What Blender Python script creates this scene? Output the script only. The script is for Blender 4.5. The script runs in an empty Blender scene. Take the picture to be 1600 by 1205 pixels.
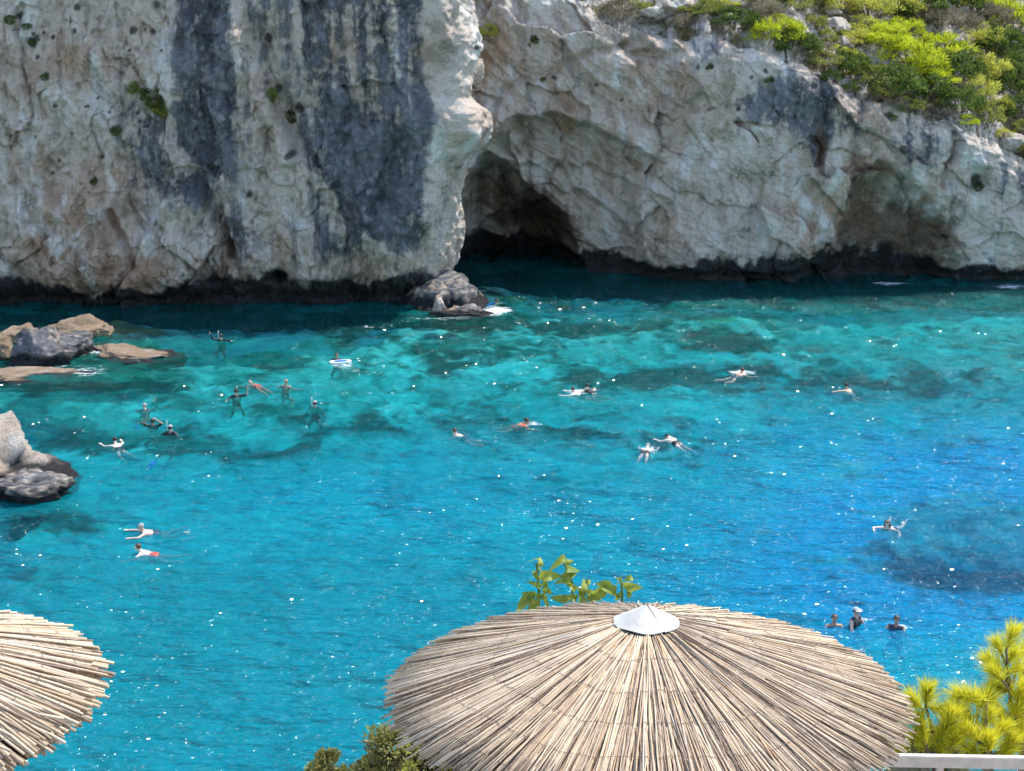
import bpy, bmesh, math, random
import numpy as np
from mathutils import Vector, Matrix, Euler

random.seed(7)
RNG = np.random.default_rng(7)
SC = bpy.context.scene
COL = SC.collection
R = math.radians

# ------------------------------------------------------------------ camera
CAMH, PITCH, FPX = 15.5, R(14.6), 2314.0
cam_d = bpy.data.cameras.new('camera')
cam = bpy.data.objects.new('camera', cam_d)
COL.objects.link(cam)
cam.location = (0, 0, CAMH)
cam.rotation_euler = (math.pi / 2 - PITCH, 0, 0)
cam_d.sensor_width = 36.0
cam_d.lens = 36.0 * FPX / 1600.0
cam_d.clip_start = 0.1
cam_d.clip_end = 3000
SC.camera = cam

# ------------------------------------------------------------------ sky, sun, exposure
SUN_EL, SUN_AZ = R(58), R(52)          # azimuth measured from +Y towards +X
world = bpy.data.worlds.new('World')
SC.world = world
world.use_nodes = True
wn = world.node_tree.nodes
wn.clear()
sky = wn.new('ShaderNodeTexSky')
sky.sky_type = 'NISHITA'
sky.sun_disc = False
sky.sun_elevation = SUN_EL
sky.sun_rotation = SUN_AZ
sky.air_density = 1.0
sky.dust_density = 0.6
bg = wn.new('ShaderNodeBackground')
bg.inputs['Strength'].default_value = 0.15
wo = wn.new('ShaderNodeOutputWorld')
world.node_tree.links.new(sky.outputs[0], bg.inputs[0])
world.node_tree.links.new(bg.outputs[0], wo.inputs[0])

SUNV = Vector((math.cos(SUN_EL) * math.sin(SUN_AZ), math.cos(SUN_EL) * math.cos(SUN_AZ), math.sin(SUN_EL)))
sun_d = bpy.data.lights.new('sun', 'SUN')
sun_d.energy = 2.25
sun_d.angle = R(0.53)
sun_d.color = (1.0, 0.95, 0.87)
sun = bpy.data.objects.new('sun', sun_d)
COL.objects.link(sun)
sun.rotation_euler = SUNV.to_track_quat('Z', 'Y').to_euler()
sun.location = (30, 30, 60)

SC.view_settings.view_transform = 'Standard'
SC.view_settings.look = 'None'
SC.view_settings.gamma = 1.0
SC.view_settings.exposure = 1.36
SC.render.engine = 'CYCLES'
SC.cycles.use_denoising = True
SC.cycles.max_bounces = 5
SC.cycles.diffuse_bounces = 2
SC.cycles.use_adaptive_sampling = True
SC.cycles.adaptive_threshold = 0.02
SC.cycles.adaptive_min_samples = 12
SC.cycles.glossy_bounces = 2
SC.cycles.transmission_bounces = 4
SC.cycles.transparent_max_bounces = 14
SC.cycles.caustics_reflective = False
SC.cycles.caustics_refractive = False
SC.cycles.sample_clamp_indirect = 6.0

# ------------------------------------------------------------------ helpers: pixels of the photograph <-> places
CP, SP = math.cos(PITCH), math.sin(PITCH)
def ray(u, v):
    dn = (v - 602.5) / FPX
    return ((u - 800) / FPX, CP - dn * SP, -SP - dn * CP)
def on_z(u, v, z=0.0):
    d = ray(u, v); t = (z - CAMH) / d[2]
    return Vector((d[0] * t, d[1] * t, z))
def on_y(u, v, y):
    d = ray(u, v); t = y / d[1]
    return Vector((d[0] * t, y, CAMH + d[2] * t))
def proj(x, y, z):
    zc = y * CP + (CAMH - z) * SP
    yd = -y * SP + (CAMH - z) * CP
    return 800 + FPX * x / zc, 602.5 + FPX * yd / zc

def sstep(a, b, x):
    t = np.clip((x - a) / (b - a), 0, 1)
    return t * t * (3 - 2 * t)

# gradient noise
_G = RNG.normal(size=(256, 3)); _G = (_G / np.linalg.norm(_G, axis=1)[:, None]).astype(np.float32)
_PERM = np.concatenate([RNG.permutation(256)] * 3).astype(np.int32)
def noise3(p):
    p = np.asarray(p, np.float64)
    i = np.floor(p).astype(np.int32); f = (p - i).astype(np.float32); i &= 255
    w = f * f * f * (f * (f * 6 - 15) + 10)
    fx, fy, fz = f[:, 0], f[:, 1], f[:, 2]
    out = np.zeros(len(p), np.float32)
    for dx in (0, 1):
        hx = _PERM[i[:, 0] + dx]; wx = w[:, 0] if dx else 1 - w[:, 0]
        for dy in (0, 1):
            hy = _PERM[hx + i[:, 1] + dy]; wy = wx * (w[:, 1] if dy else 1 - w[:, 1])
            for dz in (0, 1):
                g = _G[_PERM[hy + i[:, 2] + dz]]
                out += (g[:, 0] * (fx - dx) + g[:, 1] * (fy - dy) + g[:, 2] * (fz - dz)) * wy * (w[:, 2] if dz else 1 - w[:, 2])
    return out.astype(np.float64) * 1.5
_J = RNG.random((4096, 3)); _T = RNG.normal(size=(4096, 3))
def facets(p, zt=0.6):
    """broken planar facets: every cell is a tilted plane; also returns the closeness to a joint (0..1)"""
    i = np.floor(p).astype(np.int64); f = p - i
    f1 = np.full(len(p), 9.0); f2 = np.full(len(p), 9.0); val = np.zeros(len(p))
    for a in (-1, 0, 1):
        for b in (-1, 0, 1):
            for c in (-1, 0, 1):
                h = ((i[:, 0] + a) * 73856093 ^ (i[:, 1] + b) * 19349663 ^ (i[:, 2] + c) * 83492791) & 4095
                d = _J[h] + np.array((a, b, c)) - f
                q = np.sqrt((d * d).sum(1))
                near = q < f1
                f2 = np.where(near, f1, np.minimum(f2, q))
                t = _T[h]
                val = np.where(near, (t[:, 0] * d[:, 0] + t[:, 1] * d[:, 1] + zt * t[:, 2] * d[:, 2]) + 0.35 * t[:, 0], val)
                f1 = np.where(near, q, f1)
    return val, np.exp(-((f2 - f1) / 0.07) ** 2)
def fbm(p, o=4, g=0.5):
    a, s, r = 1.0, 0, 0
    for k in range(o):
        r = r + a * noise3(p * (2.03 ** k) + 17.3 * k); s += a; a *= g
    return r / s
def ridged(p, o=4):
    a, s, r = 1.0, 0, 0
    for k in range(o):
        r = r + a * (1 - np.abs(noise3(p * (2.1 ** k) + 9.1 * k)) * 2); s += a; a *= 0.5
    return r / s
def line_dist(u, v, pts):
    best = np.full(u.shape, 1e9)
    for (x0, y0), (x1, y1) in zip(pts[:-1], pts[1:]):
        dx, dy = x1 - x0, y1 - y0
        t = np.clip(((u - x0) * dx + (v - y0) * dy) / (dx * dx + dy * dy + 1e-9), 0, 1)
        best = np.minimum(best, np.hypot(u - x0 - t * dx, v - y0 - t * dy))
    return best
def poly_sd(u, v, pts):
    """signed distance to a polygon, positive inside"""
    d = line_dist(u, v, list(pts) + [pts[0]])
    ins = np.zeros(u.shape, bool)
    n = len(pts)
    for k in range(n):
        x0, y0 = pts[k]; x1, y1 = pts[(k + 1) % n]
        c = ((y0 > v) != (y1 > v)) & (u < (x1 - x0) * (v - y0) / (y1 - y0 + 1e-12) + x0)
        ins ^= c
    return np.where(ins, d, -d)
def blobs(u, v, lst):
    r = np.zeros(u.shape)
    for (x, y, rx, ry, a) in lst:
        r = r + a * np.exp(-(((u - x) / rx) ** 2 + ((v - y) / ry) ** 2))
    return r

# ------------------------------------------------------------------ helpers: objects
def tag(o, label=None, cat=None, group=None, kind=None):
    if label: o['label'] = label
    if cat: o['category'] = cat
    if group: o['group'] = group
    if kind: o['kind'] = kind
    return o
def link(name, mesh, mat=None, parent=None, smooth=False):
    o = bpy.data.objects.new(name, mesh)
    COL.objects.link(o)
    if mat is not None and len(mesh.materials) == 0:
        mesh.materials.append(mat)
    if parent is not None:
        o.parent = parent
    if smooth:
        mesh.polygons.foreach_set('use_smooth', [True] * len(mesh.polygons))
    return o
def empty(name, loc=(0, 0, 0), rz=0.0):
    o = bpy.data.objects.new(name, None)
    COL.objects.link(o)
    o.location = loc; o.rotation_euler = (0, 0, rz)
    o.empty_display_size = 0.1
    return o
def fattr(mesh, name, vals):
    a = mesh.attributes.new(name, 'FLOAT', 'POINT')
    a.data.foreach_set('value', np.asarray(vals, np.float32))
def grid_mesh(name, P, flip=False):
    """P: (rows, cols, 3)"""
    r, c, _ = P.shape
    idx = np.arange(r * c).reshape(r, c)
    q = np.stack([idx[:-1, :-1], idx[:-1, 1:], idx[1:, 1:], idx[1:, :-1]], -1).reshape(-1, 4)
    if flip: q = q[:, ::-1]
    m = bpy.data.meshes.new(name)
    m.vertices.add(r * c); m.vertices.foreach_set('co', P.reshape(-1).astype(np.float32))
    m.loops.add(q.size); m.loops.foreach_set('vertex_index', q.reshape(-1).astype(np.int32))
    m.polygons.add(len(q)); m.polygons.foreach_set('loop_start', np.arange(0, q.size, 4, dtype=np.int32))
    m.polygons.foreach_set('use_smooth', np.ones(len(q), bool))
    m.update(calc_edges=True)
    return m
class MB:
    """collects vertices and faces, builds one mesh"""
    def __init__(s): s.v = []; s.f = []; s.r = []
    def add(s, vs, fs, r=0.0):
        o = len(s.v); s.v += [tuple(v) for v in vs]; s.f += [tuple(o + i for i in f) for f in fs]; s.r += [r] * len(vs)
    def box(s, lo, hi, r=0.0):
        (a, b, c), (d, e, f) = lo, hi
        s.add([(a,b,c),(d,b,c),(d,e,c),(a,e,c),(a,b,f),(d,b,f),(d,e,f),(a,e,f)],
              [(0,3,2,1),(4,5,6,7),(0,1,5,4),(1,2,6,5),(2,3,7,6),(3,0,4,7)], r)
    def tube(s, pts, rad, n=6, r=0.0, cap=True):
        pts = [Vector(p) for p in pts]
        if not hasattr(rad, '__len__'): rad = [rad] * len(pts)
        vs, fs = [], []
        up = Vector((0.13, 0.21, 0.97))
        for k, p in enumerate(pts):
            d = (pts[min(k + 1, len(pts) - 1)] - pts[max(k - 1, 0)]).normalized()
            a = d.cross(up)
            if a.length < 1e-3: a = d.cross(Vector((1, 0, 0)))
            a.normalize(); b = d.cross(a)
            for j in range(n):
                t = 2 * math.pi * j / n
                vs.append(p + (a * math.cos(t) + b * math.sin(t)) * rad[k])
        for k in range(len(pts) - 1):
            for j in range(n):
                j2 = (j + 1) % n
                fs.append((k * n + j, k * n + j2, (k + 1) * n + j2, (k + 1) * n + j))
        if cap:
            fs.append(tuple(range(n))[::-1]); fs.append(tuple(range((len(pts) - 1) * n, len(pts) * n)))
        s.add(vs, fs, r)
    def mesh(s, name, smooth=False):
        m = bpy.data.meshes.new(name)
        m.from_pydata(s.v, [], s.f)
        if smooth: m.polygons.foreach_set('use_smooth', [True] * len(m.polygons))
        fattr(m, 'rnd', s.r)
        m.update()
        return m
    def build(s, name, mat, parent=None, smooth=False):
        return link(name, s.mesh(name, smooth), mat, parent)

# ------------------------------------------------------------------ helpers: node materials
class Mat:
    def __init__(s, name):
        s.m = bpy.data.materials.new(name); s.m.use_nodes = True
        s.t = s.m.node_tree; s.t.nodes.clear()
        s.out = s.t.nodes.new('ShaderNodeOutputMaterial')
    def set(s, sock, v):
        if v is None: return
        if isinstance(v, bpy.types.NodeSocket): s.t.links.new(v, sock)
        elif hasattr(v, '__len__') and len(v) == 3 and sock.type == 'RGBA': sock.default_value = (*v, 1)
        else: sock.default_value = v
    def n(s, typ, props=None, **inp):
        x = s.t.nodes.new('ShaderNode' + typ)
        for k, v in (props or {}).items(): setattr(x, k, v)
        for k, v in inp.items():
            key = int(k[1:]) if k[0] == 'i' and k[1:].isdigit() else k.replace('_', ' ')
            s.set(x.inputs[key], v)
        return x
    def math(s, op, a, b=None, c=None, clamp=False):
        x = s.t.nodes.new('ShaderNodeMath'); x.operation = op; x.use_clamp = clamp
        s.set(x.inputs[0], a); s.set(x.inputs[1], b); s.set(x.inputs[2], c)
        return x.outputs[0]
    def mix(s, f, a, b, mode='MIX'):
        x = s.t.nodes.new('ShaderNodeMix'); x.data_type = 'RGBA'; x.blend_type = mode
        s.set(x.inputs[0], f); s.set(x.inputs[6], a); s.set(x.inputs[7], b)
        return x.outputs[2]
    def remap(s, v, a, b, lo=0.0, hi=1.0, smooth=True):
        x = s.t.nodes.new('ShaderNodeMapRange')
        x.interpolation_type = 'SMOOTHSTEP' if smooth else 'LINEAR'
        s.set(x.inputs[0], v)
        for k, q in zip((1, 2, 3, 4), (a, b, lo, hi)): x.inputs[k].default_value = q
        return x.outputs[0]
    def obj(s): return s.n('TexCoord').outputs['Object']
    def pos(s): return s.n('NewGeometry').outputs['Position']
    def scale(s, vec, sc, loc=(0, 0, 0)):
        return s.n('Mapping', Vector=vec, Scale=sc, Location=loc).outputs[0]
    def noise(s, vec, scale, detail=4.0, rough=0.55, dist=0.0):
        return s.n('TexNoise', Vector=vec, Scale=scale, Detail=detail, Roughness=rough, Distortion=dist).outputs[0]
    def attr(s, name): return s.n('Attribute', {'attribute_name': name}).outputs['Fac']
    def bump(s, h, strength=0.5, dist=0.1, normal=None):
        return s.n('Bump', Strength=strength, Distance=dist, Height=h, Normal=normal).outputs[0]
    def surf(s, sh):
        s.t.links.new(sh, s.out.inputs['Surface']); return s.m
    def pbsdf(s, color, rough=0.7, normal=None, **kw):
        x = s.n('BsdfPrincipled', Base_Color=color, Roughness=rough, Normal=normal)
        for k, v in kw.items(): s.set(x.inputs[k.replace('_', ' ')], v)
        return x.outputs[0]

def simple(name, color, rough=0.6, var=0.15, scale=8.0, bump=0.0, **kw):
    M = Mat(name); c = M.obj()
    nz = M.noise(c, scale, 5)
    col = M.mix(M.remap(nz, 0.3, 0.7), tuple(x * (1 - var) for x in color), tuple(min(1, x * (1 + var)) for x in color))
    nrm = M.bump(nz, bump, 0.02) if bump else None
    return M.surf(M.pbsdf(col, rough, nrm, **kw))

# ------------------------------------------------------------------ materials
def rock_material(name, fine=1.0):
    """colour comes from the vertices (limestone, stains, seeps, algae band); the shader adds grain and fine relief"""
    M = Mat(name); p = M.pos()
    base = M.n('Attribute', {'attribute_name': 'col'}).outputs['Color']
    g = M.noise(p, 5.0 * fine, 6, 0.72)
    g2 = M.noise(p, 21.0 * fine, 3, 0.7)
    col = M.mix(M.remap(g, 0.28, 0.50, 0.50, 0.0), base, M.mix(1.0, base, (0.42, 0.38, 0.35), 'MULTIPLY'))
    col = M.mix(M.remap(g2, 0.58, 0.70, 0.0, 0.28), col, (0.66, 0.64, 0.60))
    h = M.math('ADD', g, M.math('MULTIPLY', g2, 0.22))
    nrm = M.bump(h, 1.0, 0.30)
    rough = M.remap(M.attr('wet'), 0.2, 0.7, 0.92, 0.5)
    return M.surf(M.pbsdf(col, rough, nrm, Specular_IOR_Level=0.22))
ROCK = rock_material('limestone')
ROCKF = rock_material('boulder_limestone', 1.7)

def mixc(c, f, d):
    f = np.clip(f, 0, 1)[:, None]
    return c * (1 - f) + np.asarray(d)[None, :] * f
def rock_colour(p, u, v, stain, och, wet, brown, moss, spots=()):
    """limestone with weathering; p world points"""
    one = lambda k: np.asarray(k, float)
    n1 = fbm(p * 0.28 + 3, 4); n2 = fbm(p * one((0.8, 0.8, 0.35)) + 7, 5, 0.6)
    n3 = fbm(p * 2.2 + 5, 4, 0.62); st = fbm(p * one((1.5, 1.5, 0.13)) + 31, 5, 0.6)
    nb = fbm(p * 0.9 + 77, 4, 0.6)
    c = np.tile(np.array([[0.76, 0.635, 0.515]]), (len(p), 1))
    c = mixc(c, sstep(0.0, 0.8, och + 1.1 * n1 + 0.35 * n3), (0.62, 0.41, 0.28))
    c = mixc(c, 0.9 * sstep(0.02, 0.34, n2 + 0.15 * n3), (0.92, 0.85, 0.765))
    c = mixc(c, 0.5 * sstep(0.08, 0.36, -n2 + 0.45 * n3), (0.30, 0.22, 0.155))
    c = mixc(c, 0.30 * sstep(0.10, 0.42, st + 0.3 * n3), (0.36, 0.35, 0.36))
    wv = p * one((0.42, 0.42, 0.34)) + 0.55 * n2[:, None] + 19
    rl = 1 - np.abs(noise3(wv)) * 2; rl2 = 1 - np.abs(noise3(p * one((1.0, 1.0, 0.7)) + 0.4 * n3[:, None] + 63)) * 2
    c = mixc(c, 0.7 * sstep(0.95, 0.99, rl) * sstep(0.0, 0.3, nb) + 0.4 * sstep(0.95, 0.99, rl2) * sstep(0.1, 0.35, n1), (0.10, 0.075, 0.055))
    # olive films follow the wetter hollows
    c = mixc(c, 0.5 * sstep(0.1, 0.7, moss + 0.8 * nb + 0.2 * n3), (0.32, 0.25, 0.14))
    m = sstep(-0.12, 0.52, 0.90 * stain + 1.10 * st + 0.80 * n3 + 0.70 * n2)
    dk = mixc(np.tile(np.array([[0.070, 0.077, 0.096]]), (len(p), 1)), sstep(-0.15, 0.3, n2 + 0.4 * n3), (0.21, 0.212, 0.23))
    dk = mixc(dk, 0.55 * sstep(0.12, 0.42, n3 + 0.35 * st), (0.50, 0.475, 0.45))
    m = (0.95 * m)[:, None]
    c = c * (1 - m) + dk * m
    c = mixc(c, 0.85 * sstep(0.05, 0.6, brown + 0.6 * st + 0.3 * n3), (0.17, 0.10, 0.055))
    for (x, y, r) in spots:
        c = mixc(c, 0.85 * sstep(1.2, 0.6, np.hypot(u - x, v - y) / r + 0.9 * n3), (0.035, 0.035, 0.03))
    w = sstep(0.30, 0.55, wet + 0.45 * n2 + 0.25 * n3)
    wk = mixc(np.tile(np.array([[0.017, 0.018, 0.022]]), (len(p), 1)), sstep(0.0, 0.45, n3), (0.07, 0.066, 0.066))
    w3 = (0.96 * w)[:, None]
    c = c * (1 - w3) + wk * w3
    return np.clip(c, 0, 1), w
def set_colour(m, c, w):
    a = m.attributes.new('col', 'FLOAT_COLOR', 'POINT')
    a.data.foreach_set('color', np.concatenate([c, np.ones((len(c), 1))], 1).astype(np.float32).reshape(-1))
    fattr(m, 'wet', w)

def hill_material():
    M = Mat('hillside_rock'); p = M.pos()
    n1 = M.noise(p, 0.5, 7, 0.65, 0.4); n3 = M.noise(p, 3.0, 8, 0.7)
    col = M.mix(M.remap(n3, 0.35, 0.65), (0.33, 0.28, 0.22), (0.62, 0.58, 0.53))
    col = M.mix(M.remap(n1, 0.46, 0.60), col, M.mix(M.remap(n3, 0.4, 0.6), (0.10, 0.085, 0.04), (0.20, 0.15, 0.08)))
    nrm = M.bump(M.math('ADD', n3, M.math('MULTIPLY', n1, 1.0)), 1.0, 0.35)
    return M.surf(M.pbsdf(col, 0.95, nrm, Specular_IOR_Level=0.1))
HILL = hill_material()

def seabed_material():
    M = Mat('seabed_sand_and_rock')
    base = M.n('Attribute', {'attribute_name': 'col'}).outputs['Color']
    n = M.noise(M.pos(), 3.0, 3, 0.6)
    col = M.mix(M.remap(n, 0.35, 0.65, 0.35, 0.0), base, M.mix(1.0, base, (0.4, 0.4, 0.36), 'MULTIPLY'))
    return M.surf(M.pbsdf(col, 0.9, None, Specular_IOR_Level=0.1))
SEABED = seabed_material()

def water_material():
    M = Mat('sea_water'); p = M.pos()
    def n2d(vec, scale, detail, rough=0.6):
        return M.n('TexNoise', {'noise_dimensions': '2D'}, Vector=vec, Scale=scale, Detail=detail, Roughness=rough).outputs[0]
    h = n2d(M.scale(p, (0.62, 1.0, 1), (4, 9, 0)), 2.3, 3.0, 0.62)
    nrm = M.bump(h, 1.0, 0.34)
    # body of the water: light scattered back inside it, and the clear part showing the bed
    wcol = M.n('ValToRGB', Fac=M.attr('deep'))
    ce = wcol.color_ramp.elements
    ce[0].position = 0.0; ce[0].color = (0.004, 0.165, 0.135, 1)
    ce[1].position = 1.0; ce[1].color = (0.002, 0.160, 0.320, 1)
    for ps, cc in ((0.45, (0.003, 0.152, 0.158, 1)), (0.74, (0.002, 0.168, 0.235, 1))):
        x = ce.new(ps); x.color = cc
    hs = n2d(M.scale(p, (0.5, 1.0, 1), (1, 5, 0)), 0.85, 3.0, 0.6)
    snrm = M.bump(hs, 1.0, 0.9)
    scat = M.n('BsdfDiffuse', Color=wcol.outputs[0], Normal=snrm).outputs[0]
    clear = M.n('BsdfTransparent', Color=(0.93, 0.98, 1.0)).outputs[0]
    body = M.n('MixShader', i0=M.math('MULTIPLY', M.remap(M.attr('deep'), 0, 1, 0.46, 0.82, False), M.remap(M.attr('reef_shade'), 0, 1, 1.0, 0.34, False)), i1=clear, i2=scat).outputs[0]
    fre = M.n('Fresnel', IOR=1.33, Normal=nrm).outputs[0]
    gl = M.n('BsdfGlossy', Color=(1, 1, 1), Roughness=0.08, Normal=nrm).outputs[0]
    sh = M.n('MixShader', i0=M.math('MULTIPLY', fre, 0.42, clamp=True), i1=body, i2=gl).outputs[0]
    # steep capillary wavelets: small facets that flash where they face the sun
    vor = M.n('TexVoronoi', {'voronoi_dimensions': '2D'}, Vector=M.scale(p, (0.55, 1.0, 1.0)), Scale=13.0)
    rv = M.n('VectorMath', {'operation': 'SUBTRACT'}, i0=vor.outputs['Color'], i1=(0.5, 0.5, 0.5)).outputs[0]
    rv = M.n('VectorMath', {'operation': 'MULTIPLY'}, i0=rv, i1=(1, 1, 0)).outputs[0]
    sc = M.n('VectorMath', {'operation': 'SCALE'}, i0=rv)
    M.set(sc.inputs['Scale'], M.attr('chop'))
    fn = M.n('VectorMath', {'operation': 'NORMALIZE'}, i0=M.n('VectorMath', {'operation': 'ADD'}, i0=sc.outputs[0], i1=(0, 0, 1)).outputs[0]).outputs[0]
    gl2 = M.n('BsdfGlossy', Color=(1, 1, 1), Roughness=0.12, Normal=fn).outputs[0]
    sh = M.n('MixShader', i0=M.math('MULTIPLY', M.remap(vor.outputs['Distance'], 0.22, 0.34, 1, 0), 0.04), i1=sh, i2=gl2).outputs[0]
    foam = M.math('ADD', M.attr('foam'), M.math('MULTIPLY', M.math('SUBTRACT', n2d(M.scale(p, (0.6, 1, 1)), 3.6, 6.0, 0.80), 0.5), 2.6))
    white = M.n('BsdfDiffuse', Color=(0.80, 0.84, 0.85), Normal=nrm).outputs[0]
    sh = M.n('MixShader', i0=M.remap(foam, 0.55, 1.25, 0, 0.85), i1=sh, i2=white).outputs[0]
    vol = M.n('VolumeAbsorption', Color=(0.0, 0.89, 0.945), Density=0.38).outputs[0]
    M.t.links.new(vol, M.out.inputs['Volume'])
    return M.surf(sh)
WATER = water_material()

def leaf_material(name, lo, hi, trans=0.35, gloss=0.25, tip=None):
    M = Mat(name)
    r = M.attr('rnd')
    orand = M.n('ObjectInfo').outputs['Random']
    f = M.math('ADD', M.math('MULTIPLY', r, 0.75), M.math('MULTIPLY', orand, 0.25))
    col = M.mix(f, lo, hi)
    if tip:
        col = M.mix(M.remap(r, 0.80, 0.95), col, tip)
    d = M.pbsdf(col, 0.55, None, Specular_IOR_Level=gloss)
    t = M.n('BsdfTranslucent', Color=M.mix(0.5, col, hi)).outputs[0]
    return M.surf(M.n('MixShader', i0=trans, i1=d, i2=t).outputs[0])
BARK = simple('bark', (0.16, 0.115, 0.08), 0.9, 0.35, 12, 0.6)
TWIG = simple('grey_twig', (0.34, 0.29, 0.24), 0.9, 0.3, 12, 0.4)

def reed_material():
    M = Mat('dry_reed'); c = M.obj()
    r = M.attr('rnd'); o = M.n('ObjectInfo').outputs['Random']
    rr = M.math('FRACT', M.math('ADD', r, M.math('MULTIPLY', o, 7.31)))
    ramp = M.n('ValToRGB', Fac=rr)
    e = ramp.color_ramp.elements
    e[0].position = 0.0; e[0].color = (0.13, 0.08, 0.05, 1)
    e[1].position = 1.0; e[1].color = (0.74, 0.65, 0.52, 1)
    for pos, cc in ((0.20, (0.30, 0.20, 0.13, 1)), (0.36, (0.50, 0.35, 0.205, 1)), (0.58, (0.66, 0.50, 0.325, 1)), (0.87, (0.78, 0.65, 0.46, 1)), (0.93, (0.54, 0.31, 0.14, 1))):
        x = e.new(pos); x.color = cc
    n = M.noise(c, 9, 6, 0.7); n2 = M.noise(c, 45, 4, 0.7)
    col = M.mix(M.remap(n, 0.35, 0.7, 0.45, 0.0), ramp.outputs[0], (0.34, 0.26, 0.19))
    col = M.mix(M.remap(n2, 0.45, 0.7, 0, 0.35), col, (0.76, 0.64, 0.47))
    return M.surf(M.pbsdf(col, 0.6, M.bump(n2, 0.4, 0.004), Specular_IOR_Level=0.3))
REED = reed_material()
MATM = simple('brown_reed_mat', (0.13, 0.085, 0.055), 0.9, 0.3, 30)
def cap_material():
    M = Mat('weathered_white_metal'); c = M.obj()
    n = M.noise(c, 6, 7, 0.7); n2 = M.noise(c, 40, 4, 0.7)
    col = M.mix(M.remap(n, 0.4, 0.7), (0.60, 0.575, 0.53), (0.47, 0.43, 0.38))
    col = M.mix(M.remap(n2, 0.6, 0.75, 0, 0.4), col, (0.42, 0.36, 0.30))
    return M.surf(M.pbsdf(col, 0.55, M.bump(n, 0.3, 0.02)))
CAPM = cap_material()
WIRE = simple('rusty_wire', (0.16, 0.115, 0.09), 0.6, 0.3, 20)
WOOD = simple('brown_wood', (0.22, 0.13, 0.075), 0.7, 0.3, 10, 0.4)
ALU = simple('brushed_aluminium', (0.56, 0.50, 0.44), 0.5, 0.1, 14, 0.1, Metallic=0.35)
STONE = simple('terrace_stone', (0.40, 0.37, 0.33), 0.9, 0.25, 5, 0.4)
def glass_material():
    M = Mat('railing_glass')
    t = M.n('BsdfTransparent', Color=(0.88, 0.95, 0.93)).outputs[0]
    g = M.n('BsdfGlossy', Color=(1, 1, 1), Roughness=0.03).outputs[0]
    return M.surf(M.n('MixShader', i0=M.n('Fresnel', IOR=1.45).outputs[0], i1=t, i2=g).outputs[0])
GLASS = glass_material()

#@@STRUCTURE
# ------------------------------------------------------------------ left cliff
def resample(pts, n, dens=None):
    pts = np.array(pts, float)
    # Catmull-Rom
    out = []
    for k in range(len(pts) - 1):
        p0, p1, p2, p3 = pts[max(k - 1, 0)], pts[k], pts[k + 1], pts[min(k + 2, len(pts) - 1)]
        for t in np.linspace(0, 1, 40, endpoint=False):
            out.append(0.5 * ((2 * p1) + (p2 - p0) * t + (2 * p0 - 5 * p1 + 4 * p2 - p3) * t * t + (3 * p1 - p0 - 3 * p2 + p3) * t ** 3))
    out.append(pts[-1]); out = np.array(out)
    s = np.concatenate([[0], np.cumsum(np.linalg.norm(np.diff(out, axis=0), axis=1))])
    q = np.linspace(0, s[-1], n)
    if dens is not None:
        w = np.concatenate([[0], np.cumsum(np.diff(s) * dens(out[1:, 0], out[1:, 1]))])
        q = np.interp(np.linspace(0, w[-1], n), w, s)
    return np.stack([np.interp(q, s, out[:, 0]), np.interp(q, s, out[:, 1])], 1), q

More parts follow.
